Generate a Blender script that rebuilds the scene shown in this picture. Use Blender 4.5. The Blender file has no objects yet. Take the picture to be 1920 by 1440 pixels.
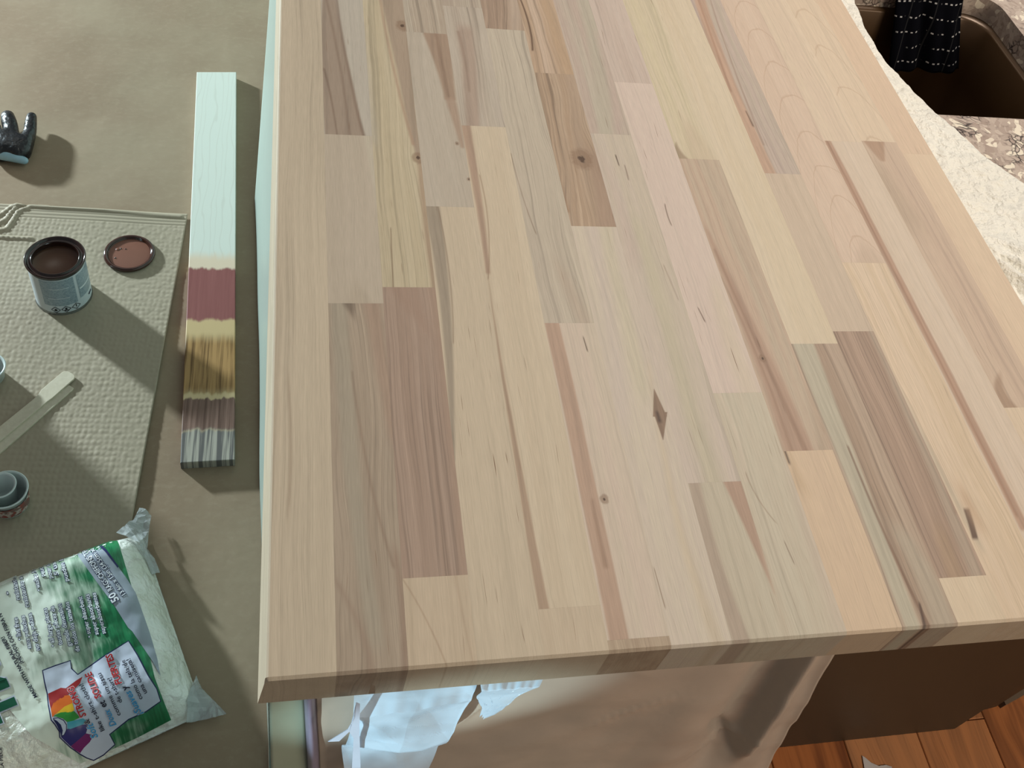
import bpy, bmesh, math, random
from mathutils import Vector, Matrix, noise
random.seed(7)
SC = bpy.context.scene
COL = SC.collection
# ------------------------------------------------------------------ camera
# slab frame: x across the staves, y along them (away from the camera), z up, z = 0 is the slab top
FPX, CX, CY = 1875.5626, 981.0086, 523.3424
RV = Vector((-0.70987962, -0.22377833, -0.0731298))
CAM = Vector((0.00937466, -0.21590442, 0.60463622))
RM = Matrix.Rotation(RV.length, 3, RV.normalized()) @ Matrix(((1, 0, 0), (0, -1, 0), (0, 0, -1)))   # world -> camera (x right, y down, z forward)
RT = RM.transposed()
cd = bpy.data.cameras.new('camera'); cam = bpy.data.objects.new('camera', cd); COL.objects.link(cam)
cd.sensor_width = 36.0; cd.sensor_fit = 'HORIZONTAL'; cd.lens = FPX / 1920 * 36
cd.shift_x = (960 - CX) / 1920; cd.shift_y = (CY - 720) / 1920
cd.clip_start = 0.02
cam.matrix_world = Matrix.Translation(CAM) @ (RT @ Matrix(((1, 0, 0), (0, -1, 0), (0, 0, -1)))).to_4x4()
SC.camera = cam

def ray(px, py):
    return RT @ Vector(((px - CX) / FPX, (py - CY) / FPX, 1.0))
def at(px, py, z=0.0):            # point of the horizontal plane z seen at a pixel of the photograph
    d = ray(px, py); s = (z - CAM.z) / d.z
    return CAM + d * s
def atv(px, py, y):               # the same for a vertical plane of constant y
    d = ray(px, py); s = (y - CAM.y) / d.y
    return CAM + d * s

# ------------------------------------------------------------------ light
FLOOR = -0.9
w = bpy.data.worlds.new('world'); SC.world = w; w.use_nodes = True
w.node_tree.nodes['Background'].inputs[0].default_value = (0.93, 0.96, 1.0, 1)
w.node_tree.nodes['Background'].inputs[1].default_value = 0.19
SC.view_settings.view_transform = 'Standard'; SC.view_settings.look = 'None'
SC.view_settings.gamma = 1.0; SC.view_settings.exposure = 0.0; SC.view_settings.use_curve_mapping = False

def area(name, loc, target, size, power, col, sy=None):
    l = bpy.data.lights.new(name, 'AREA'); l.size = size; l.energy = power; l.color = col
    if sy: l.shape = 'RECTANGLE'; l.size_y = sy
    o = bpy.data.objects.new(name, l); COL.objects.link(o); o.location = loc
    o.rotation_euler = (Vector(target) - Vector(loc)).to_track_quat('-Z', 'Y').to_euler()
    return o
area('cool_side_lamp', (-3.35, 3.70, 0.25), (-0.1, 0.9, -0.6), 0.20, 400, (0.80, 0.955, 1.0))
area('ceiling_lamp', (1.15, 1.05, 1.6), (0.45, 0.5, 0), 0.7, 25.5, (1.0, 0.945, 0.875))
area('far_ceiling_lamp', (-0.7, 2.9, 1.6), (-0.1, 0.9, -0.4), 0.9, 4, (1.0, 0.95, 0.85))
area('added_warm_fill', (1.7, -1.5, 0.9), (0.8, 0.15, -0.7), 1.0, 30, (1.0, 0.88, 0.72))  # added warm fill, brightens the floorboards, dark panel and hanging sheets
sp = bpy.data.lights.new('added_plastic_spot', 'SPOT'); sp.energy = 135; sp.color = (0.66, 0.92, 1.0); sp.spot_size = math.radians(6.2); sp.spot_blend = 0.35; sp.shadow_soft_size = 0.02  # added cool spot, cone kept narrow to brighten only the clear plastic
so_ = bpy.data.objects.new('added_plastic_spot', sp); COL.objects.link(so_); so_.location = (-0.95, -0.95, -0.50)
so_.rotation_euler = (Vector((0.098, 0.0, -0.100)) - so_.location).to_track_quat('-Z', 'Y').to_euler()

# ------------------------------------------------------------------ helpers
def lin(c):
    c = c / 255.0
    return c / 12.92 if c <= 0.04045 else ((c + 0.055) / 1.055) ** 2.4
def rgb(r, g, b, k=1.0):
    return (min(lin(r) * k, 0.95), min(lin(g) * k, 0.95), min(lin(b) * k, 0.95), 1.0)

class NB:
    def __init__(s, name):
        s.m = bpy.data.materials.new(name); s.m.use_nodes = True
        s.t = s.m.node_tree; s.n = s.t.nodes; s.l = s.t.links
        s.b = s.n['Principled BSDF']
    def put(s, sock, v):
        if isinstance(v, bpy.types.NodeSocket): s.l.new(v, sock)
        elif v is not None: sock.default_value = v
    def math(s, op, a, b=None, c=None, clamp=False):
        n = s.n.new('ShaderNodeMath'); n.operation = op; n.use_clamp = clamp
        s.put(n.inputs[0], a); s.put(n.inputs[1], b)
        if c is not None: s.put(n.inputs[2], c)
        return n.outputs[0]
    def smooth(s, x, lo, hi, a=0.0, b=1.0, kind='SMOOTHSTEP'):
        n = s.n.new('ShaderNodeMapRange'); n.interpolation_type = kind
        for i, v in enumerate((x, lo, hi, a, b)): s.put(n.inputs[i], v)
        return n.outputs[0]
    def mix(s, f, a, b, mode='MIX'):
        n = s.n.new('ShaderNodeMix'); n.data_type = 'RGBA'; n.blend_type = mode
        s.put(n.inputs[0], f); s.put(n.inputs[6], a); s.put(n.inputs[7], b)
        return n.outputs[2]
    def co(s):
        if not hasattr(s, '_x'):
            n = s.n.new('ShaderNodeTexCoord'); q = s.n.new('ShaderNodeSeparateXYZ')
            s.l.new(n.outputs['Object'], q.inputs[0]); s._c = n.outputs['Object']; s._x = q.outputs
        return s._x
    def vec(s, x, y, z):
        n = s.n.new('ShaderNodeCombineXYZ'); s.put(n.inputs[0], x); s.put(n.inputs[1], y); s.put(n.inputs[2], z)
        return n.outputs[0]
    def noise(s, v, scale=1.0, detail=2.0, rough=0.5, out=0):
        n = s.n.new('ShaderNodeTexNoise'); s.put(n.inputs['Vector'], v)
        n.inputs['Scale'].default_value = scale; n.inputs['Detail'].default_value = detail; n.inputs['Roughness'].default_value = rough
        return n.outputs[out]
    def voro(s, v, scale, feature='F1', out=0):
        n = s.n.new('ShaderNodeTexVoronoi'); n.feature = feature; s.put(n.inputs['Vector'], v); n.inputs['Scale'].default_value = scale
        return n.outputs[out]
    def bump(s, h, strength=0.3, dist=0.001):
        n = s.n.new('ShaderNodeBump'); n.inputs['Strength'].default_value = strength; n.inputs['Distance'].default_value = dist
        s.put(n.inputs['Height'], h); s.l.new(n.outputs[0], s.b.inputs['Normal'])
    def fin(s, col, rough=0.5, spec=0.3, **kw):
        s.put(s.b.inputs['Base Color'], col); s.put(s.b.inputs['Roughness'], rough)
        s.b.inputs['Specular IOR Level'].default_value = spec
        for k, v in kw.items(): s.put(s.b.inputs[k.replace('_', ' ')], v)
        return s.m

def plain(name, col, rough=0.5, spec=0.3, var=0.06, sc=60.0, **kw):
    m = NB(name); m.co()
    f = m.noise(m._c, sc, 3)
    c2 = tuple(x * (1 - 2 * var) for x in col[:3]) + (1,)
    return m.fin(m.mix(f, c2, col), rough, spec, **kw)

def link(name, me, mat=None, parent=None, smooth=False):
    o = bpy.data.objects.new(name, me); COL.objects.link(o)
    if mat: me.materials.append(mat)
    if smooth:
        for p in me.polygons: p.use_smooth = True
    if parent:
        o.parent = parent; o.location = -parent.location
    return o
def from_bm(name, bm, mat=None, parent=None, smooth=False):
    me = bpy.data.meshes.new(name); bmesh.ops.recalc_face_normals(bm, faces=bm.faces); bm.to_mesh(me); bm.free()
    return link(name, me, mat, parent, smooth)
def from_py(name, V, F, mat=None, parent=None, smooth=False):
    me = bpy.data.meshes.new(name); me.from_pydata([tuple(v) for v in V], [], F); me.update()
    return link(name, me, mat, parent, smooth)
def thing(name, label, cat, loc, group=None):
    o = bpy.data.objects.new(name, None); COL.objects.link(o); o.location = loc; o.empty_display_size = 0.05
    o['label'] = label; o['category'] = cat
    if group: o['group'] = group
    return o
def tag(o, label, cat, group=None):
    o['label'] = label; o['category'] = cat
    if group: o['group'] = group
    return o
def kind(o, k): o['kind'] = k; return o
def box(x0, x1, y0, y1, z0, z1, bm=None):
    bm = bm or bmesh.new()
    m = Matrix.Translation(((x0 + x1) / 2, (y0 + y1) / 2, (z0 + z1) / 2)) @ Matrix.Diagonal((x1 - x0, y1 - y0, z1 - z0, 1))
    bmesh.ops.create_cube(bm, size=1, matrix=m)
    return bm
def grid(nx, ny, fn, closed=False):
    V = [fn(i / nx, j / ny) for j in range(ny + 1) for i in range(nx + 1)]
    F = [(j * (nx + 1) + i, j * (nx + 1) + i + 1, (j + 1) * (nx + 1) + i + 1, (j + 1) * (nx + 1) + i) for j in range(ny) for i in range(nx)]
    return V, F
def solidify(o, t, off=-1):
    m = o.modifiers.new('thickness', 'SOLIDIFY'); m.thickness = t; m.offset = off; return o
def lathe(prof, cx, cy, cz, n=48, squash=1.0):
    V = []; F = []
    for k in range(n):
        a = 2 * math.pi * k / n
        for r, z in prof: V.append((cx + r * math.cos(a), cy + r * math.sin(a) * squash, cz + z))
    m = len(prof)
    for k in range(n):
        for j in range(m - 1):
            F.append((k * m + j, ((k + 1) % n) * m + j, ((k + 1) % n) * m + j + 1, k * m + j + 1))
    if prof[0][0] < 1e-5 or prof[-1][0] < 1e-5: pass
    return V, F
def prism(pts, z0, z1, bevel=0.0):
    bm = bmesh.new()
    vs = [bm.verts.new((p[0], p[1], z1)) for p in pts]
    f = bm.faces.new(vs)
    r = bmesh.ops.extrude_face_region(bm, geom=[f])
    for v in [g for g in r['geom'] if isinstance(g, bmesh.types.BMVert)]: v.co.z = z0
    bmesh.ops.recalc_face_normals(bm, faces=bm.faces)
    if bevel:
        es = [e for e in bm.edges if all(abs(v.co.z - z1) < 1e-7 for v in e.verts)]
        bmesh.ops.bevel(bm, geom=es, offset=bevel, segments=2, profile=0.5, affect='EDGES')
    return bm
def fbm(x, y, z=0.0, o=4):
    return noise.fractal(Vector((x, y, z)), 0.9, 2.0, o)

# ------------------------------------------------------------------ materials of the setting
def mat_paper():
    m = NB('kraft_floor_paper'); x = m.co()
    n1 = m.noise(m._c, 3.0, 4); n2 = m.noise(m.vec(m.math('MULTIPLY', x[0], 60), m.math('MULTIPLY', x[1], 90), 0), 1, 4, 0.65)
    c = m.mix(m.smooth(n1, 0.35, 0.65), rgb(142, 123, 102), rgb(152, 136, 114))
    c = m.mix(m.math('MULTIPLY', m.smooth(n2, 0.45, 0.75), 0.25), c, rgb(166, 152, 130))
    m.bump(m.math('ADD', m.noise(m._c, 9, 4), m.math('MULTIPLY', n2, 0.05)), 0.25, 0.01)
    return m.fin(c, 0.75, 0.15)
def mat_granite():
    m = NB('granite'); m.co()
    wv = m.noise(m._c, 22, 3, 0.5, 1)
    w2 = m.n.new('ShaderNodeVectorMath'); w2.operation = 'MULTIPLY_ADD'; m.put(w2.inputs[0], wv); w2.inputs[1].default_value = (0.05, 0.03, 0.04); m.put(w2.inputs[2], m._c)
    d = m.voro(w2.outputs[0], 130, 'DISTANCE_TO_EDGE')
    cell = m.voro(w2.outputs[0], 130, 'F1', 1)
    sep = m.n.new('ShaderNodeSeparateColor'); m.l.new(cell, sep.inputs[0])
    c = m.mix(sep.outputs[0], rgb(200, 182, 166), rgb(168, 148, 134))
    c = m.mix(m.smooth(sep.outputs[1], 0.86, 0.92), c, rgb(236, 222, 200))
    big = m.smooth(m.noise(m._c, 24, 4), 0.50, 0.60)
    vein = m.math('MULTIPLY', m.smooth(d, 0.16, 0.0), big)
    c = m.mix(vein, c, rgb(62, 52, 50))
    c = m.mix(m.math('MULTIPLY', m.smooth(m.noise(m._c, 160, 3), 0.55, 0.72), 0.6), c, rgb(128, 112, 104))
    return m.fin(c, 0.22, 0.5)
def mat_plank():
    m = NB('orange_brown_floor_plank'); x = m.co()
    oi = m.n.new('ShaderNodeObjectInfo'); r = oi.outputs['Random']
    ofs = m.math('MULTIPLY', r, 13.0)
    w = m.noise(m.vec(m.math('MULTIPLY', x[0], 9), m.math('MULTIPLY_ADD', x[1], 3, ofs), 0), 1, 2)
    u = m.math('MULTIPLY_ADD', w, 0.06, x[0])
    a = m.noise(m.vec(m.math('MULTIPLY', u, 55), m.math('MULTIPLY', x[1], 3.5), ofs), 1, 3)
    b = m.noise(m.vec(m.math('MULTIPLY', u, 420), m.math('MULTIPLY', x[1], 12), ofs), 1, 3)
    c = m.mix(m.smooth(a, 0.35, 0.68), rgb(176, 104, 54), rgb(118, 62, 28))
    c = m.mix(m.math('MULTIPLY', r, 0.5), c, rgb(206, 150, 104))
    c = m.mix(m.math('MULTIPLY', m.smooth(b, 0.5, 0.8), 0.35), c, rgb(84, 42, 18))
    return m.fin(c, 0.35, 0.4)

# ------------------------------------------------------------------ setting
sub = kind(from_bm('floor', box(-3.5, 3.5, -1.5, 4.5, FLOOR - 0.06, FLOOR - 0.012), plain('subfloor', rgb(120, 90, 60), 0.8)), 'structure')
pm = mat_plank()
PW = 0.127
for i in range(13):
    x0 = 0.465 + i * PW
    cuts = [(-0.6, 0.168 if i == 4 else 0.05 + 0.09 * ((i * 5) % 3) - 0.4), (0, 1.0)]
    a, b = cuts[0][0], cuts[0][1]
    for y0, y1 in ((a, b), (b, 1.15)):
        bm = box(x0 + 0.0006, x0 + PW - 0.0006, y0 + 0.0006, y1 - 0.0006, FLOOR - 0.012, FLOOR)
        es = [e for e in bm.edges if all(v.co.z > FLOOR - 0.001 for v in e.verts)]
        bmesh.ops.bevel(bm, geom=es, offset=0.0012, segments=1, affect='EDGES')
        o = from_bm('floor_board', bm, pm, sub)
# kraft paper rolled over the floor
def paper_fn(s, t):
    x = -2.6 + s * 3.05; y = -0.5 + t * 4.2
    return (x, y, FLOOR + 0.0012 + 0.0012 * (fbm(x * 3, y * 3) + 0.6))
pV, pF = grid(120, 160, paper_fn)
tag(from_py('floor_paper', pV, pF, mat_paper(), None, True), 'brown kraft masking paper covering the floor left of the wooden slab', 'paper')

# ------------------------------------------------------------------ wood of the slab
WK = 1.0
def soft_tone(c, k=0.18): return tuple(q + (t - q) * k for q, t in zip(c, (190, 176, 153)))
def band_fit(pts):
    P = [(at(x, y)) for x, y, _ in pts]
    W = []
    for (x, y, hw), p in zip(pts, P):
        q = at(x + hw, y); W.append(abs(q.x - p.x) + abs(q.y - p.y) * 0.1)
    n = len(P); deg = min(2, n - 1)
    ys = [p.y for p in P]; xs = [p.x for p in P]
    def fit(v, d):
        A = [[sum(y ** (i + j) for y in ys) for j in range(d + 1)] for i in range(d + 1)]
        B = [sum(vv * y ** i for vv, y in zip(v, ys)) for i in range(d + 1)]
        for i in range(d + 1):
            A[i][i] += 1e-9
        for i in range(d + 1):
            pv = A[i][i]
            for j in range(i + 1, d + 1):
                f = A[j][i] / pv
                for k in range(i, d + 1): A[j][k] -= f * A[i][k]
                B[j] -= f * B[i]
        X = [0] * (d + 1)
        for i in range(d, -1, -1):
            X[i] = (B[i] - sum(A[i][k] * X[k] for k in range(i + 1, d + 1))) / A[i][i]
        return X + [0] * (2 - d)
    return fit(xs, deg), fit(W, min(1, n - 1)), min(ys), max(ys)

def wood(idx, base, alt, bands=(), fiber=0.15, flecks=0.25, lines=0.15, arcs=None, knots=(), mid=(90, 2.0), warp=0.006, yr=(-1, 9)):
    base, alt = soft_tone(base), soft_tone(alt)
    m = NB('wood_stave_%02d' % idx); x = m.co(); U, Vv, Z = x[0], x[1], x[2]
    o = random.uniform(0, 40)
    wn = m.noise(m.vec(m.math('MULTIPLY', U, 14), m.math('MULTIPLY_ADD', Vv, 4.5, o), m.math('MULTIPLY', Z, 10)), 1, 2)
    uu = m.math('ADD', U, m.math('MULTIPLY', m.math('SUBTRACT', wn, 0.5), warp * 2.4))
    for kx, ky, kr in knots:           # the grain flows round a knot
        p = at(kx, ky); r = kr * 0.00055
        dx = m.math('SUBTRACT', U, p.x); dy = m.math('MULTIPLY', m.math('SUBTRACT', Vv, p.y), 0.33)
        d2 = m.math('ADD', m.math('MULTIPLY', dx, dx), m.math('MULTIPLY', dy, dy))
        g = m.math('DIVIDE', r * r * 1.3, m.math('ADD', d2, r * r * 0.8))
        uu = m.math('SUBTRACT', uu, m.math('MULTIPLY', dx, m.math('MULTIPLY', g, 0.8)))
    a = m.noise(m.vec(m.math('MULTIPLY', uu, mid[0]), m.math('MULTIPLY', Vv, mid[1]), m.math('ADD', m.math('MULTIPLY', Z, 60), o)), 1, 3, 0.55)
    c = m.mix(m.smooth(a, 0.34, 0.66), rgb(*base, WK), rgb(*alt, WK))
    if lines:
        ln = m.noise(m.vec(m.math('MULTIPLY', uu, 330), m.math('MULTIPLY', Vv, 2.2), m.math('ADD', Z, o + 3)), 1, 2, 0.6)
        dark = tuple(int(q * 0.80) for q in alt); light = tuple(min(255, int(q * 1.07)) for q in base)
        c = m.mix(m.math('MULTIPLY', m.smooth(ln, 0.54, 0.70), lines * 1.9 + 0.05), c, rgb(*dark, WK))
        c = m.mix(m.math('MULTIPLY', m.smooth(ln, 0.44, 0.32), lines * 1.6), c, rgb(*light, WK))
        l2 = m.noise(m.vec(m.math('MULTIPLY', uu, 900), m.math('MULTIPLY', Vv, 5), m.math('ADD', Z, o + 9)), 1, 2, 0.6)
        c = m.mix(m.math('MULTIPLY', m.smooth(l2, 0.52, 0.68), lines * 1.0 + 0.06), c, rgb(*dark, WK))
    if arcs:                            # cathedral rings
        ax, ay0, kk, sp, st = arcs
        p = at(ax, ay0)
        dx = m.math('SUBTRACT', uu, p.x)
        q = m.math('ADD', Vv, m.math('MULTIPLY', m.math('MULTIPLY', dx, dx), kk))
        q = m.math('ADD', q, m.math('MULTIPLY', wn, 0.09)); q = m.math('ADD', q, m.math('MULTIPLY', m.noise(m._c, 70, 2), 0.010))
        fr = m.math('FRACT', m.math('DIVIDE', q, sp))
        line = m.smooth(m.math('ABSOLUTE', m.math('SUBTRACT', fr, 0.5)), 0.045, 0.0)
        c = m.mix(m.math('MULTIPLY', line, st), c, rgb(158, 124, 96, WK))
    for bd in bands:
        pts, col, stg, soft = bd[:4]; stg *= 0.95; col = soft_tone(col, 0.2)
        (a0, a1, a2), (w0, w1, _), y0, y1 = band_fit(pts)
        e0 = bd[4] if len(bd) > 4 else (0.004 if soft < 0.005 else soft * 3.5)
        ctr = m.math('MULTIPLY_ADD', m.math('MULTIPLY_ADD', Vv, a2, a1), Vv, a0)
        wd = m.math('MULTIPLY_ADD', Vv, w1, w0)
        d = m.math('ABSOLUTE', m.math('SUBTRACT', m.math('ADD', U, m.math('MULTIPLY', m.math('SUBTRACT', wn, 0.5), soft * 1.6)), ctr))
        k = m.smooth(m.math('SUBTRACT', d, wd), -soft * 0.5, soft * 0.5, 1.0, 0.0)
        if y0 - yr[0] > 0.012: k = m.math('MULTIPLY', k, m.smooth(Vv, y0 - e0, y0))
        if yr[1] - y1 > 0.012 and y1 < 0.66: k = m.math('MULTIPLY', k, m.smooth(Vv, y1 + e0, y1))
        shade = m.mix(m.math('MULTIPLY', m.smooth(m.noise(m.vec(m.math('MULTIPLY', uu, 260), m.math('MULTIPLY', Vv, 5), o), 1, 3), 0.42, 0.68), 0.55),
                      rgb(*col, WK), rgb(*[int(q * 0.87) for q in col], WK))
        c = m.mix(m.math('MULTIPLY', k, stg), c, shade)
    if flecks:
        f = m.noise(m.vec(m.math('MULTIPLY', uu, 1050), m.math('MULTIPLY', Vv, 24), m.math('ADD', Z, o)), 1, 1)
        c = m.mix(m.math('MULTIPLY', m.smooth(f, 0.72, 0.80), flecks * 2), c, rgb(120, 92, 68, WK))
    fi = m.noise(m.vec(m.math('MULTIPLY', U, 1500), m.math('MULTIPLY', Vv, 60), m.math('MULTIPLY', Z, 900)), 1, 2)
    val = m.math('MULTIPLY_ADD', m.math('SUBTRACT', fi, 0.5), fiber * 2.0, 1.0)
    for kx, ky, kr in knots:
        p = at(kx, ky); r = kr * 0.00055
        dx = m.math('SUBTRACT', U, p.x); dy = m.math('MULTIPLY', m.math('SUBTRACT', Vv, p.y), 0.72)
        d = m.math('SQRT', m.math('ADD', m.math('MULTIPLY', dx, dx), m.math('MULTIPLY', dy, dy)))
        d = m.math('ADD', d, m.math('MULTIPLY', m.math('SUBTRACT', m.noise(m._c, 260, 2), 0.5), r * 0.7))
        c = m.mix(m.smooth(d, r * 1.4, r * 0.8, 0, 0.6), c, rgb(134, 108, 84, WK))
        rg = m.math('SINE', m.math('MULTIPLY', d, 7.0 / r))
        c = m.mix(m.math('MULTIPLY', m.smooth(rg, 0.2, 0.9), m.smooth(d, r * 1.2, r * 0.6, 0, 0.6)), c, rgb(172, 150, 128, WK))
        c = m.mix(m.smooth(d, r * 0.45, r * 0.25, 0, 0.85), c, rgb(70, 50, 36, WK))
    n = m.n.new('ShaderNodeMix'); n.data_type = 'RGBA'; n.blend_type = 'MULTIPLY'; n.inputs[0].default_value = 1
    tcn = m.n.new('ShaderNodeTexCoord'); sx = m.n.new('ShaderNodeSeparateXYZ'); m.l.new(tcn.outputs['Normal'], sx.inputs[0])
    val = m.math('MULTIPLY', val, m.smooth(m.math('MULTIPLY', sx.outputs[1], -1.0), 0.6, 0.95, 1.0, 0.52))   # end grain is darker, and the front face's shade is painted in too
    m.put(n.inputs[6], c); m.put(n.inputs[7], m.vec(val, m.math('MULTIPLY', val, 0.985), m.math('MULTIPLY', val, 1.04)))
    m.bump(fi, 0.06, 0.0004)
    return m.fin(n.outputs[2], 0.55, 0.22)

US = [-0.0066, 0.0391, 0.0814, 0.1234, 0.1654, 0.2075, 0.2490, 0.2905, 0.3319, 0.3734, 0.4149, 0.4578, 0.4964, 0.5412, 0.5839, 0.6249, 0.6611]
JO = [[], [0.2818, 0.4776], [0.0559, 0.2985], [0.3899, 0.6396], [0.0299, 0.4979, 0.6903], [0.0067, 0.2622, 0.6548], [0.3702, 0.5845],
      [0.1152, 0.4947], [0.1925, 0.5768], [0.1389, 0.4636], [0.2401], [0.0326, 0.2530, 0.4472], [0.3318], [0.4993], [0.1730, 0.5018], [0.4847]]
BR = (160, 134, 110); DK = (98, 74, 54); GR = (158, 146, 124)
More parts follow.
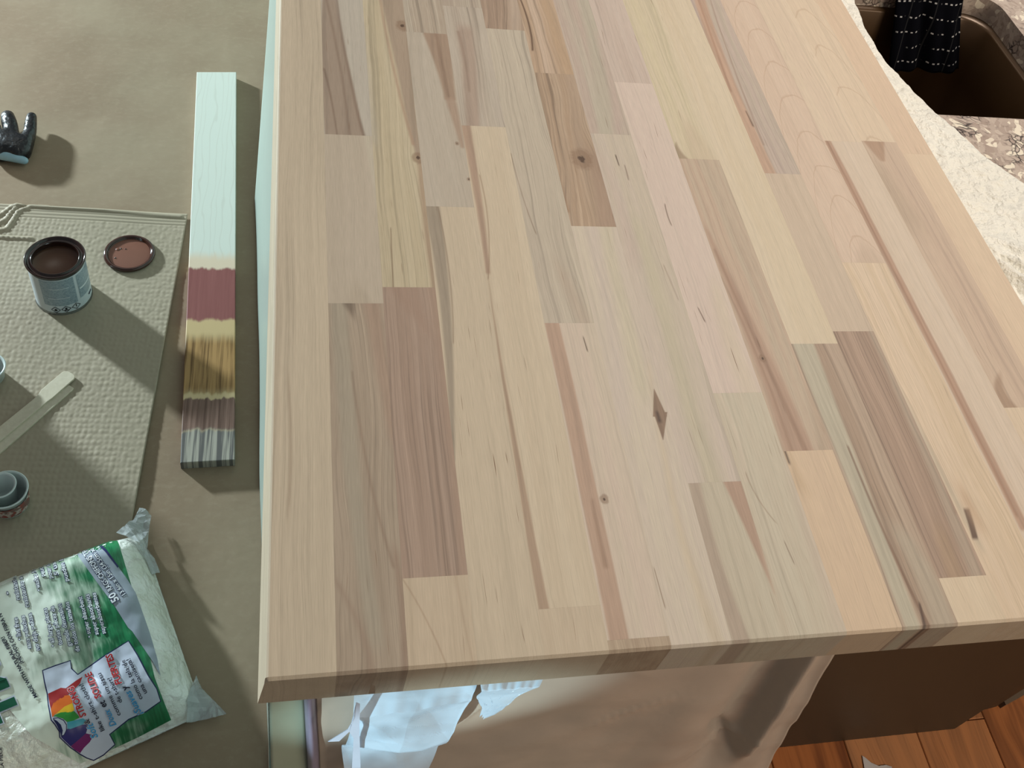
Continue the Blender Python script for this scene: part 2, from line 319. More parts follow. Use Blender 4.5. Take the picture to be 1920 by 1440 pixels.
# every piece from the front edge to the back: base, second tone, options
PC = {
 (0, 0): ((192, 178, 150), (184, 170, 143), dict(lines=0.18, flecks=0.12, bands=[([(542, 735, 2), (545, 840, 4), (543, 930, 3)], (146, 128, 104), 0.6, 0.0025, 0.03), ([(620, 1255, 8), (610, 500, 8)], (196, 181, 152), 0.6, 0.01)])),
 (1, 0): ((166, 150, 127), (152, 136, 114), dict(lines=0.3, warp=0.016, mid=(70, 4), flecks=0.3, bands=[
      ([(700, 572, 16), (715, 680, 14), (735, 800, 12)], (158, 130, 108), 0.7, 0.008), ([(635, 575, 12), (650, 800, 20), (672, 1000, 20), (700, 1180, 9)], (158, 149, 127), 0.85, 0.006),
      ([(660, 700, 1.5), (680, 860, 2), (715, 960, 2), (735, 1060, 3)], (122, 98, 78), 0.6, 0.003), ([(655, 572, 10), (657, 578, 8)], (90, 76, 62), 0.8, 0.006),
      ([(745, 1050, 5), (757, 1150, 8), (760, 1240, 6)], (134, 108, 88), 0.7, 0.005), ([(640, 1110, 3), (665, 1160, 5), (690, 1240, 5)], (138, 114, 94), 0.6, 0.006)])),
 (1, 1): ((183, 170, 147), (176, 163, 140), dict(lines=0.04, flecks=0.05, bands=[([(690, 262, 6), (700, 330, 4), (715, 440, 3)], (188, 179, 154), 0.8, 0.004), ([(673, 552, 16), (675, 562, 20)], (168, 154, 130), 0.6, 0.008)])),
 (1, 2): ((184, 177, 158), (178, 170, 152), dict(lines=0.1, bands=[([(616, 0, 13), (628, 130, 22), (646, 248, 38)], (146, 128, 108), 1.0, 0.003), ([(630, 0, 2), (652, 130, 3), (682, 250, 3)], (118, 96, 78), 0.8, 0.003),
      ([(612, 0, 2), (634, 110, 2), (656, 248, 2)], (112, 90, 72), 0.6, 0.003), ([(608, 130, 2), (622, 190, 2), (632, 250, 1.5)], (104, 82, 64), 0.6, 0.002)])),
 (2, 0): ((194, 176, 147), (188, 170, 141), dict(lines=0.06, bands=[([(760, 1095, 1), (795, 1160, 1), (824, 1210, 1.2), (832, 1240, 1)], (158, 132, 104), 0.8, 0.002), ([(855, 1090, 2), (868, 1160, 2), (885, 1235, 1)], (170, 146, 118), 0.6, 0.003)])),
 (2, 1): ((163, 140, 120), (152, 128, 108), dict(lines=0.30, flecks=0.1, mid=(150, 1.2), bands=[([(760, 545, 26), (775, 575, 14), (800, 620, 6)], (150, 122, 102), 0.6, 0.01, 0.02), ([(812, 545, 6), (832, 640, 8), (850, 900, 8), (872, 1070, 6)], (158, 132, 110), 0.8, 0.006)])),
 (2, 2): ((194, 181, 148), (186, 172, 138), dict(lines=0.28, flecks=0.2, bands=[([(735, 0, 20), (752, 100, 17), (768, 190, 11), (786, 290, 5)], (156, 136, 114), 0.95, 0.004), ([(713, 0, 2), (722, 70, 3), (745, 150, 3), (775, 270, 3)], (164, 132, 106), 0.7, 0.003),
      ([(790, 310, 5), (795, 390, 7), (806, 480, 7), (812, 535, 5)], (160, 134, 106), 0.85, 0.005), ([(733, 430, 0.8), (737, 538, 1)], (92, 66, 42), 0.8, 0.0015), ([(665, 60, 18), (680, 150, 14), (700, 250, 8)], (176, 170, 154), 0.5, 0.008)],
      knots=[(755, 48, 11), (784, 296, 9)])),
 (3, 0): ((199, 183, 154), (193, 177, 148), dict(lines=0.1, flecks=0.45, bands=[([(811, 392, 11), (824, 480, 14), (833, 560, 14), (839, 620, 9), (845, 740, 5), (852, 860, 1)], (148, 135, 114), 1.0, 0.003), ([(822, 392, 1), (838, 480, 1.5), (847, 560, 1.5), (850, 640, 1)], (126, 106, 84), 0.7, 0.0015)])),
 (3, 1): ((184, 173, 152), (178, 166, 145), dict(lines=0.08, flecks=0.08, bands=[([(817, 64, 22), (829, 100, 20), (838, 140, 15), (846, 185, 10)], (150, 124, 100), 0.95, 0.004), ([(846, 185, 9), (858, 230, 8), (868, 275, 3)], (160, 134, 110), 0.9, 0.004),
      ([(852, 70, 5), (856, 140, 5), (862, 190, 4)], (188, 174, 150), 0.8, 0.004), ([(820, 70, 3), (832, 130, 3), (842, 180, 3)], (118, 92, 72), 0.5, 0.003)], knots=[(857, 269, 3), (879, 336, 3)], warp=0.012)),
 (3, 2): ((180, 168, 146), (168, 152, 130), dict(lines=0.35, mid=(120, 2.5))),
 (4, 0): ((195, 178, 149), (190, 172, 143), dict(lines=0.05)),
 (4, 1): ((203, 187, 157), (197, 180, 150), dict(lines=0.08, flecks=0.3, bands=[([(876, 240, 7), (886, 320, 8), (903, 410, 8), (910, 450, 6), (914, 510, 2)], (166, 138, 114), 1.0, 0.003),
      ([(913, 500, 0.8), (932, 620, 1), (952, 760, 2), (975, 900, 5), (998, 1020, 9), (1020, 1138, 11)], (162, 136, 110), 1.0, 0.002), ([(900, 330, 1), (915, 420, 1.2), (916, 520, 1)], (140, 112, 86), 0.7, 0.0015)])),
 (4, 2): ((184, 172, 152), (174, 160, 140), dict(lines=0.3, bands=[([(870, 60, 14), (878, 130, 14), (885, 190, 14), (888, 235, 12)], (164, 142, 122), 0.9, 0.006), ([(858, 60, 3), (872, 120, 2), (880, 170, 2)], (132, 108, 90), 0.6, 0.003), ([(905, 70, 6), (915, 150, 8), (925, 230, 8)], (190, 178, 156), 0.6, 0.006)])),
 (4, 3): ((178, 166, 144), (166, 150, 130), dict(lines=0.35)),
 (5, 0): ((176, 156, 128), (160, 138, 112), dict(lines=0.3, mid=(160, 8))),
 (5, 1): ((200, 185, 160), (203, 184, 162), dict(lines=0.1, flecks=0.15, bands=[([(1034, 608, 12), (1058, 700, 14), (1078, 800, 17), (1108, 950, 20), (1150, 1140, 17), (1160, 1194, 16)], (176, 145, 120), 1.0, 0.002),
      ([(1112, 940, 1.5), (1120, 990, 3), (1135, 1060, 4)], (130, 98, 74), 0.6, 0.004), ([(1095, 635, 1), (1101, 655, 1.2)], (70, 50, 36), 0.9, 0.001)], knots=[(1133, 936, 5)])),
 (5, 2): ((190, 178, 154), (184, 171, 148), dict(lines=0.32, mid=(130, 1.6), warp=0.012, bands=[([(958, 290, 0.8), (975, 350, 1), (990, 400, 1), (1005, 436, 0.8)], (112, 88, 66), 0.9, 0.0012), ([(962, 330, 14), (990, 430, 18), (1035, 590, 16)], (186, 172, 150), 0.5, 0.01), ([(1060, 520, 10), (1090, 590, 12)], (180, 160, 136), 0.6, 0.01)])),
 (5, 3): ((166, 142, 118), (150, 126, 104), dict(lines=0.4, warp=0.02, bands=[([(965, 0, 10), (968, 50, 8)], (190, 170, 146), 0.7, 0.008)])),
 (6, 0): ((203, 190, 164), (198, 183, 162), dict(lines=0.1, flecks=0.15, bands=[([(1115, 440, 8), (1150, 640, 12), (1170, 760, 10)], (198, 182, 166), 0.7, 0.01), ([(1140, 430, 8), (1165, 560, 12), (1200, 720, 12)], (200, 190, 158), 0.7, 0.008),
      ([(1215, 700, 2), (1235, 800, 5), (1262, 940, 7), (1300, 1060, 9), (1340, 1190, 10)], (200, 182, 150), 0.7, 0.006), ([(1226, 730, 0.5), (1237, 780, 13)], (128, 102, 80), 1.15, 0.0015, 0.0010), ([(1238, 774, 13), (1243, 824, 0.5)], (128, 102, 80), 1.15, 0.0015, 0.0010), ([(1232, 775, 3), (1236, 788, 4)], (58, 40, 32), 0.8, 0.003),
      ([(1228, 1070, 0.8), (1246, 1135, 1)], (110, 84, 62), 0.8, 0.001)])),
 (6, 1): ((178, 154, 126), (164, 138, 110), dict(lines=0.45, warp=0.02, mid=(80, 3), bands=[([(1075, 145, 16), (1085, 240, 10), (1100, 330, 4)], (172, 148, 122), 0.7, 0.01), ([(1028, 280, 4), (1036, 320, 10), (1048, 360, 12), (1058, 395, 8)], (146, 112, 82), 0.9, 0.004),
      ([(1027, 290, 2), (1038, 330, 3), (1048, 355, 3)], (202, 172, 140), 0.8, 0.002), ([(1120, 300, 16), (1135, 360, 20), (1146, 420, 22)], (160, 132, 108), 0.8, 0.008)], knots=[(1091, 298, 17)])),
 (6, 2): ((192, 168, 142), (180, 152, 122), dict(lines=0.35, warp=0.014, bands=[([(990, 40, 1), (996, 70, 3), (998, 93, 1)], (78, 54, 38), 0.95, 0.002), ([(1025, 0, 10), (1040, 60, 14), (1060, 130, 12)], (176, 146, 112), 0.8, 0.008)])),
 (7, 0): ((190, 180, 154), (184, 172, 146), dict(lines=0.08, bands=[([(1305, 920, 10), (1335, 1040, 16), (1385, 1190, 15)], (164, 145, 124), 0.95, 0.004), ([(1374, 906, 17), (1395, 960, 13), (1425, 1040, 6), (1450, 1110, 1)], (168, 136, 112), 1.0, 0.003), ([(1430, 1000, 8), (1465, 1150, 12)], (196, 178, 150), 0.6, 0.01)])),
 (7, 1): ((192, 178, 154), (196, 180, 162), dict(lines=0.14, bands=[([(1200, 440, 10), (1235, 560, 20), (1290, 760, 18), (1330, 890, 14)], (188, 178, 148), 0.8, 0.012), ([(1130, 300, 6), (1160, 380, 8), (1185, 470, 12)], (192, 172, 154), 0.7, 0.01), ([(1160, 500, 4), (1172, 548, 2)], (176, 158, 140), 0.6, 0.004),
      ([(1155, 293, 1.2), (1160, 308, 1)], (70, 50, 40), 0.9, 0.001), ([(1172, 312, 0.8), (1178, 335, 0.8)], (90, 66, 52), 0.8, 0.001), ([(1270, 560, 1), (1245, 500, 1)], (130, 106, 90), 0.5, 0.002)])),
 (7, 2): ((184, 172, 150), (180, 160, 142), dict(lines=0.22, bands=[([(1100, 0, 14), (1120, 100, 16), (1140, 240, 16)], (178, 170, 146), 0.7, 0.01), ([(1130, 80, 8), (1150, 160, 8), (1160, 230, 8)], (184, 162, 146), 0.7, 0.01)])),
 (8, 0): ((192, 182, 156), (188, 174, 148), dict(lines=0.12, bands=[([(1352, 745, 3), (1375, 800, 4), (1400, 900, 5)], (202, 186, 160), 0.8, 0.004), ([(1400, 890, 1), (1425, 940, 1.2), (1452, 976, 1)], (140, 116, 92), 0.7, 0.0015), ([(1473, 1020, 0.8), (1487, 1052, 0.8)], (110, 84, 64), 0.8, 0.001), ([(1480, 850, 12), (1510, 960, 16), (1570, 1150, 20)], (196, 178, 154), 0.8, 0.01)])),
 (8, 1): ((208, 190, 170), (204, 184, 166), dict(lines=0.08, flecks=0.5, bands=[([(1310, 580, 1), (1320, 600, 1.2)], (96, 72, 58), 0.9, 0.001), ([(1247, 385, 1), (1252, 405, 1.2), (1258, 420, 1)], (96, 72, 58), 0.8, 0.001), ([(1345, 560, 12), (1370, 650, 16), (1400, 730, 16)], (200, 184, 156), 0.7, 0.012)])),
 (8, 2): ((196, 178, 160), (188, 168, 150), dict(lines=0.16, flecks=0.3)),
 (9, 0): ((206, 180, 146), (202, 176, 144), dict(lines=0.1, flecks=0.25, bands=[([(1478, 850, 3), (1484, 870, 5), (1495, 900, 8)], (188, 160, 124), 0.7, 0.006), ([(1474, 855, 2), (1478, 866, 2)], (60, 42, 30), 0.9, 0.002), ([(1490, 945, 4), (1500, 970, 5)], (166, 132, 100), 0.5, 0.004)])),
 (9, 1): ((182, 164, 138), (186, 160, 134), dict(lines=0.15, bands=[([(1330, 440, 2), (1365, 530, 10), (1400, 610, 14), (1440, 700, 18), (1490, 830, 26)], (166, 134, 110), 0.95, 0.006), ([(1340, 470, 1), (1385, 570, 3), (1425, 660, 4), (1460, 740, 4), (1505, 835, 4)], (128, 96, 74), 0.6, 0.003),
      ([(1352, 520, 1), (1396, 620, 1.5), (1432, 700, 2), (1478, 830, 3)], (128, 96, 74), 0.5, 0.003), ([(1530, 760, 14), (1545, 830, 14)], (170, 148, 122), 0.7, 0.01)], knots=[(1430, 672, 5)])),
 (9, 2): ((206, 190, 158), (200, 186, 150), dict(lines=0.12, bands=[([(1268, 268, 2), (1272, 288, 6), (1278, 297, 14)], (126, 100, 74), 0.7, 0.004), ([(1300, 250, 14), (1320, 296, 24)], (188, 166, 134), 0.5, 0.012)], arcs=None)),
 (10, 0): ((172, 150, 126), (158, 134, 110), dict(lines=0.35, bands=[([(1508, 650, 20), (1545, 740, 18), (1598, 880, 15), (1640, 1000, 15), (1690, 1120, 14), (1712, 1168, 14)], (182, 174, 148), 0.95, 0.004), ([(1700, 1020, 14), (1745, 1110, 18), (1765, 1165, 20)], (172, 160, 136), 0.7, 0.008),
      ([(1590, 840, 1.5), (1625, 920, 2.5), (1670, 1030, 3), (1715, 1120, 3), (1738, 1168, 4)], (112, 82, 62), 0.8, 0.002), ([(1725, 1135, 2), (1732, 1165, 3)], (60, 40, 32), 0.9, 0.002)])),
 (10, 1): ((208, 191, 160), (203, 185, 152), dict(lines=0.06, flecks=0.05)),
 (11, 0): ((210, 190, 158), (205, 184, 152), dict(lines=0.08)),
 (11, 1): ((162, 136, 114), (152, 126, 104), dict(lines=0.4, flecks=0.1, bands=[([(1634, 625, 3), (1700, 770, 8), (1775, 950, 10), (1830, 1075, 10)], (178, 162, 138), 0.6, 0.006), ([(1660, 640, 1.5), (1730, 800, 2), (1790, 960, 2)], (132, 104, 84), 0.6, 0.003), ([(1770, 1020, 14), (1790, 1080, 16)], (156, 128, 98), 0.7, 0.008)])),
 (11, 2): ((196, 176, 150), (188, 168, 142), dict(lines=0.12, flecks=0.2)),
 (11, 3): ((178, 164, 142), (182, 162, 146), dict(lines=0.2, bands=[([(1312, 0, 9), (1345, 90, 12), (1378, 180, 12), (1442, 322, 12)], (186, 150, 122), 0.95, 0.004), ([(1310, 0, 1.5), (1350, 110, 2), (1372, 170, 1.5)], (142, 100, 74), 0.6, 0.003),
      ([(1335, 10, 1), (1385, 150, 1.2), (1432, 270, 1.5)], (126, 92, 72), 0.5, 0.002), ([(1400, 210, 1), (1412, 235, 1.5)], (70, 48, 36), 0.8, 0.0015)])),
 (12, 0): ((210, 187, 156), (200, 176, 142), dict(lines=0.25, flecks=0.15, warp=0.012, bands=[([(1640, 640, 4), (1700, 760, 5), (1770, 900, 6), (1830, 1010, 5)], (184, 170, 144), 0.7, 0.005), ([(1813, 958, 4), (1820, 980, 9), (1827, 1006, 4)], (84, 62, 48), 1.0, 0.002), ([(1812, 940, 9), (1822, 960, 10)], (180, 146, 112), 0.6, 0.008)])),
 (12, 1): ((206, 182, 156), (201, 176, 150), dict(lines=0.08, flecks=0.05, arcs=(1490, 200, 90, 0.055, 0.30), bands=[([(1628, 480, 20), (1632, 492, 26)], (184, 160, 134), 0.6, 0.01)])),
 (13, 0): ((206, 187, 162), (200, 180, 154), dict(lines=0.08, bands=[([(1553, 268, 6), (1610, 380, 9), (1668, 492, 9), (1740, 630, 10), (1800, 750, 9), (1860, 870, 8), (1920, 990, 9)], (168, 132, 106), 0.95, 0.003), ([(1552, 268, 1.5), (1668, 492, 2), (1795, 745, 2), (1905, 965, 2)], (136, 98, 74), 0.6, 0.002)])),
 (13, 1): ((211, 190, 160), (206, 184, 156), dict(lines=0.1)),
 (14, 0): ((210, 188, 158), (204, 182, 150), dict(lines=0.08)),
 (14, 1): ((188, 163, 138), (192, 168, 142), dict(lines=0.15, bands=[([(1640, 268, 18), (1648, 285, 12), (1655, 300, 5)], (150, 114, 86), 0.7, 0.004), ([(1655, 330, 20), (1700, 400, 22)], (176, 154, 128), 0.7, 0.014), ([(1872, 720, 8), (1880, 745, 10), (1893, 762, 14)], (146, 116, 90), 0.8, 0.005)])),
 (14, 2): ((211, 189, 158), (206, 184, 154), dict(lines=0.1, flecks=0.1, arcs=(1560, 120, 80, 0.075, 0.28))),
 (15, 0): ((210, 186, 154), (206, 181, 150), dict(lines=0.08)),
 (15, 1): ((208, 182, 150), (205, 178, 148), dict(lines=0.08)),
}
BACK = 1.22
TH = 0.038
FY = -0.0012
slab = thing('butcher_block', 'thick unfinished wooden slab glued up from pale and brown staves, lying across the island', 'worktop', (0.33, 0.6, -TH))
si = 0
for r in range(16):
    cuts = [FY] + JO[r] + [BACK]
    extra = [] if BACK - cuts[-2] < 0.75 else [random.uniform(0.82, 1.0)]
    cuts = cuts[:-1] + extra + [BACK]
    for k in range(len(cuts) - 1):
        base, alt, opt = PC.get((r, k), ((200, 184, 158), (188, 170, 144), dict(lines=0.15)))
        mt = wood(si, base, alt, yr=(cuts[k], cuts[k + 1]), **opt); si += 1
        g = 0.000012
        bm = box(US[r] + g, US[r + 1] - g, cuts[k] + (g if k else 0), cuts[k + 1] - g, -TH, 0)
        if r == 0:                      # the long side leans out a little towards its lower edge
            for v in bm.verts:
                if v.co.x < US[0] + 1e-4 and v.co.z > -1e-4: v.co.x += 0.0050
            le = [e for e in bm.edges if all(v.co.x < US[0] + 0.0055 and v.co.z > -1e-4 for v in e.verts)]
            bmesh.ops.bevel(bm, geom=le, offset=0.0016, segments=2, profile=0.5, affect='EDGES')
        if k == 0:
            fe = [e for e in bm.edges if all(v.co.y < FY + 1e-5 and v.co.z > -0.0019 for v in e.verts)]
            bmesh.ops.bevel(bm, geom=fe, offset=0.0018, segments=1, profile=0.5, affect='EDGES')
        from_bm('stave', bm, mt, slab)

# ------------------------------------------------------------------ cabinets under the slab
dark = plain('dark_brown_cabinet', rgb(60, 45, 27), 0.5, 0.3, 0.1, 6)
cab = thing('island_cabinet', 'cabinet carrying the left half of the wooden slab, wrapped in masking film', 'cabinet', (0.18, 1.0, FLOOR))
from_bm('carcass', box(0.004, 0.34, 0.05, 1.9, FLOOR + 0.002, -TH - 0.001), plain('masked_cabinet_side', rgb(150, 140, 120), 0.7), cab)
cb = thing('base_cabinet', 'dark brown cabinet end standing on the orange floorboards under the slab', 'cabinet', (0.7, 0.3, FLOOR))
P = [(0.345, 0.157), (1.04, 0.157), (1.10, 0.180), (1.128, 0.183), (1.128, 0.60), (0.345, 0.60)]
from_bm('side_panel', prism(P, FLOOR + 0.0005, -0.30), dark, cb)
from_bm('carcass', prism([(0.345, 0.16), (1.15, 0.185), (1.15, 0.60), (0.345, 0.60)], -0.298, -0.0755), dark, cb)
dw = thing('floor_appliance', 'black edged appliance foot beyond the dark brown cabinet end', 'appliance', (1.3, 0.3, FLOOR))
from_bm('body', prism([(1.14, 0.214), (1.60, 0.355), (1.60, 0.60), (1.14, 0.60)], FLOOR + 0.03, -0.302), dark, dw)
from_bm('toe_strip', prism([(1.131, 0.192), (1.60, 0.338), (1.60, 0.36), (1.131, 0.212)], FLOOR + 0.018, FLOOR + 0.029), plain('black_rubber', rgb(14, 12, 12), 0.4), dw)
from_bm('foot_board', prism([(1.135, 0.180), (1.60, 0.322), (1.60, 0.35), (1.135, 0.205)], FLOOR + 0.0005, FLOOR + 0.0175), plain('taupe_skirting', rgb(110, 92, 74), 0.6), dw)

# ------------------------------------------------------------------ granite worktop with sink
GZ = -0.0430
def rrect(x0, x1, y0, y1, r, n=8):
    out = []
    for cx, cy, a0 in ((x1 - r, y0 + r, -90), (x1 - r, y1 - r, 0), (x0 + r, y1 - r, 90), (x0 + r, y0 + r, 180)):
        for k in range(n + 1):
            a = math.radians(a0 + 90 * k / n); out.append((cx + r * math.cos(a), cy + r * math.sin(a)))
    return out
SX0, SX1, SY0, SY1 = 0.690, 0.957, 0.606, 0.872
gr = thing('granite_worktop', 'speckled pink and grey granite worktop around the sink', 'worktop', (1.0, 0.9, GZ - 0.03))
bm = bmesh.new()
outer = [(0.346, 0.17), (1.9, 0.17), (1.9, 1.9), (0.346, 1.9)]
inner = rrect(SX0, SX1, SY0, SY1, 0.035)
eds = []
for loop in (outer, inner):
    vs = [bm.verts.new((x, y, GZ)) for x, y in loop]
    eds += [bm.edges.new((vs[i], vs[(i + 1) % len(vs)])) for i in range(len(vs))]
bmesh.ops.triangle_fill(bm, use_beauty=True, use_dissolve=False, edges=eds)
rr = bmesh.ops.extrude_face_region(bm, geom=bm.faces[:])
for v in [g for g in rr['geom'] if isinstance(g, bmesh.types.BMVert)]: v.co.z = GZ - 0.030
from_bm('stone_slab', bm, mat_granite(), gr)
sk = thing('sink', 'dark brown sink bowl set below the granite worktop', 'sink', (0.82, 0.8, -0.30))
def loopmesh(levels):
    V = []; F = []
    n = len(levels[0])
    for L in levels: V += L
    for k in range(len(levels) - 1):
        for i in range(n):
            F.append((k * n + i, k * n + (i + 1) % n, (k + 1) * n + (i + 1) % n, (k + 1) * n + i))
    F.append(tuple((len(levels) - 1) * n + i for i in range(n)))
    return V, F
lv = []
for d, z, r in ((-0.022, -0.0735, 0.05), (0.006, -0.0735, 0.04), (0.008, -0.077, 0.04), (0.012, -0.15, 0.04), (0.016, -0.24, 0.04), (0.03, -0.262, 0.04), (0.06, -0.27, 0.04)):
    lv.append([(x, y, z) for x, y in rrect(SX0 + d, SX1 - d, SY0 + d, SY1 - d, max(r, 0.035))])
bV, bF = loopmesh(lv)
so = from_py('bowl', bV, bF, plain('dark_sink_metal', rgb(92, 68, 44), 0.30, 0.5, 0.1, 10, Metallic=0.3), sk, True)
# ---- towel
tw_m = NB('black_towel_with_white_dashes'); x = tw_m.co()
q = tw_m.noise(tw_m._c, 40, 2)
zz = tw_m.math('FRACT', tw_m.math('MULTIPLY', tw_m.math('ADD', x[2], tw_m.math('MULTIPLY', q, 0.004)), 52.0))
xx = tw_m.math('FRACT', tw_m.math('MULTIPLY', x[0], 125.0))
x3 = tw_m.math('FRACT', tw_m.math('MULTIPLY', x[0], 26.0))
k1 = tw_m.math('MULTIPLY', tw_m.smooth(tw_m.math('ABSOLUTE', tw_m.math('SUBTRACT', zz, 0.5)), 0.06, 0.03), tw_m.smooth(xx, 0.52, 0.6))
k1 = tw_m.math('MULTIPLY', k1, tw_m.smooth(tw_m.noise(tw_m._c, 90, 1), 0.40, 0.52))
k2 = tw_m.math('MULTIPLY', tw_m.smooth(tw_m.math('ABSOLUTE', tw_m.math('SUBTRACT', x3, 0.5)), 0.03, 0.01), 0.04)
tc = tw_m.mix(tw_m.math('MAXIMUM', k1, k2), rgb(7, 7, 12), rgb(176, 172, 168))
tw_m.fin(tc, 0.95, 0.05)
def towel(s, t):
    # laid over the far edge of the worktop, hanging into the bowl
    L = -0.05 + t * 0.155
    w1 = 0.005 * math.sin(s * 11) + 0.003 * math.sin(s * 23 + 1)
    if L < 0: y, z, k = 0.866 - L, GZ + 0.0035, 0.0
    else:
        k = L / 0.105; y = 0.8665 - 0.004 - 0.036 * k - w1 * min(1, k * 3); z = GZ + 0.003 - 0.101 * k
        if k < 0.05: z = GZ + 0.0035 - 0.101 * k
    x0, x1 = 0.800 + 0.022 * k, 0.902 + 0.034 * k
    return (x0 + (x1 - x0) * s, y, z + (0.004 * (s - 0.3)) * k)
tV, tF = grid(40, 50, towel)
tag(solidify(from_py('dish_towel', tV, tF, tw_m.m, None, True), 0.003), 'black towel with rows of small white dashes hanging in the dark sink', 'towel')
# ------------------------------------------------------------------ white drop cloth between slab and granite
cm = NB('white_drop_cloth'); cm.co()
cm.bump(cm.math('ABSOLUTE', cm.math('SUBTRACT', cm.noise(cm._c, 48, 4, 0.6), 0.5)), 0.8, 0.012)
cm.fin(cm.mix(cm.noise(cm._c, 12, 3), rgb(238, 233, 220), rgb(230, 223, 208)), 0.45, 0.3)
OUT = [(0.10, 1.02), (0.30, 0.90), (0.40, 0.85), (0.488, 0.80), (0.53, 0.773), (0.606, 0.741), (0.639, 0.732), (0.70, 0.716), (0.76, 0.714), (0.835, 0.726), (0.95, 0.72), (1.3, 0.72), (1.6, 0.72)]
def outx(y):
    for (a, b), (c, d) in zip(OUT, OUT[1:]):
        if y <= c: return b + (d - b) * (y - a) / (c - a)
    return OUT[-1][1]
def cloth(s, t):
    y = 0.18 + t * 1.05; xo = outx(y) + 0.003 * fbm(y * 30, 3)
    x = 0.60 + s * (xo - 0.60)
    a = min(1, max(0, (x - 0.655) / 0.02)); e = min(1, (xo - x) / 0.01)
    q = fbm(x * 12, y * 12, 3, 2) * 0.03
    n = 0.0050 * abs(fbm((x + q) * 22, (y - q) * 17, 1, 3)) + 0.0030 * abs(fbm((x - q) * 55, (y + q) * 34, 5, 3)) + 0.0006 * fbm(x * 130, y * 110, 8, 2)
    fold = 0
    for (fx, fy, ang, wd, h) in ((0.70, 0.36, 0.9, 0.008, 0.012), (0.73, 0.36, 0.75, 0.007, 0.010), (0.69, 0.31, 1.15, 0.007, 0.012), (0.76, 0.37, 0.6, 0.008, 0.010)):
        dx, dy = x - fx, y - fy
        c, s_ = math.cos(-ang), math.sin(-ang)
        al = dx * c + dy * s_; ac = -dx * s_ + dy * c
        fold += h * math.exp(-(ac / wd) ** 2) * math.exp(-(al / 0.07) ** 2)
    return (x, y, GZ + 0.0015 + (n + fold) * a * (0.35 + 0.65 * e))
cV, cF = grid(130, 420, cloth)
tag(from_py('drop_cloth', cV, cF, cm.m, None, True), 'wrinkled white drop cloth spread between the wooden slab and the granite', 'cloth')

# ------------------------------------------------------------------ masking film hanging on the left side of the island
def film_mat(name, col, alpha, rough=0.35, spec=0.4):
    m = NB(name); m.co()
    m.bump(m.noise(m._c, 14, 3), 0.3, 0.004)
    tr = m.n.new('ShaderNodeBsdfTranslucent'); tr.inputs[0].default_value = col
    mx = m.n.new('ShaderNodeMixShader'); mx.inputs[0].default_value = 0.25
    m.fin(m.mix(m.noise(m._c, 20, 3), tuple(x * 0.92 for x in col[:3]) + (1,), col), rough, spec, Alpha=alpha)
    out = m.n['Material Output']
    m.l.new(m.b.outputs[0], mx.inputs[1]); m.l.new(tr.outputs[0], mx.inputs[2])
    tp = m.n.new('ShaderNodeBsdfTransparent'); m2 = m.n.new('ShaderNodeMixShader'); m2.inputs[0].default_value = alpha
    m.b.inputs['Alpha'].default_value = 1.0
    m.l.new(tp.outputs[0], m2.inputs[1]); m.l.new(mx.outputs[0], m2.inputs[2]); m.l.new(m2.outputs[0], out.inputs[0])
    return m.m
fm = film_mat('green_white_masking_film', rgb(184, 198, 188), 0.95)
def skirt(name, y0, y1, xb, label, xt=-0.0012):
    def fn(s, t):
        y = y0 + (y1 - y0) * s
        k = t
        x = xt + (xb(y) - xt) * k + 0.0006 * math.sin(y * 17) * t
        z = -TH - 0.002 + (FLOOR + 0.004 + TH) * t
        return (x, y, z)
    V, F = grid(60, 24, fn)
    o = solidify(from_py(name, V, F, fm, None, True), 0.0004)
    return tag(o, label, 'masking film')
def lerp(pts):
    def f(y):
        if y <= pts[0][0]: return pts[0][1]
        for (a, b), (c, d) in zip(pts, pts[1:]):
            if y <= c: return b + (d - b) * (y - a) / (c - a)
        return pts[-1][1]
    return f
skirt('masking_film', 0.012, 1.295, lerp([(0.0, -0.004), (0.2, -0.010), (0.46, -0.025), (0.645, -0.034), (0.92, -0.042), (1.1, -0.050), (1.295, -0.060)]), 'pale green film skirt beside the long painted board, nearest of three film skirts')
skirt('masking_film', 1.297, 1.80, lerp([(1.29, -0.052), (1.8, -0.038)]), 'narrower pale film skirt at the left edge of the slab beyond the painted board')
skirt('masking_film', 1.802, 2.4, lerp([(1.8, -0.041), (2.01, -0.022), (2.4, -0.02)]), 'short sliver of pale film at the top left corner of the slab', 0.001)

# ------------------------------------------------------------------ sheeting under the front edge
def quad_strip(name, poly_top, poly_bot, y, mat, label, nx=30, ny=40, disp=None, cat='plastic sheet'):
    a0, a1 = [atv(px, py, y) for px, py in poly_top]; b0, b1 = [atv(px, py, y) for px, py in poly_bot]
    def fn(s, t):
        a = a0.lerp(a1, s); b = b0.lerp(b1, s); p = a.lerp(b, t)
        p.y = y + (disp(s, t, p) if disp else 0)
        return tuple(p)
    V, F = grid(nx, ny, fn)
    return tag(solidify(from_py(name, V, F, mat, None, True), 0.0004), label, cat)
# pale green tape strip at the corner
quad_strip('masking_tape', [(504, 1290), (569, 1284)], [(511, 1560), (583, 1560)], 0.012, plain('pale_green_tape', rgb(150, 158, 138), 0.6, 0.2, 0.08, 30), 'pale green masking strip down the front left corner of the island', 10, 30, lambda s, t, p: 0.0006 * math.sin(t * 9), 'tape')
quad_strip('film_edge', [(569, 1284), (589, 1282)], [(584, 1560), (606, 1560)], 0.011, plain('lilac_film_edge', rgb(126, 118, 138), 0.35, 0.4, 0.1, 30), 'narrow lilac rolled film edge beside the pale green strip', 8, 30, lambda s, t, p: -0.006 * math.sin(math.pi * s), 'masking film')
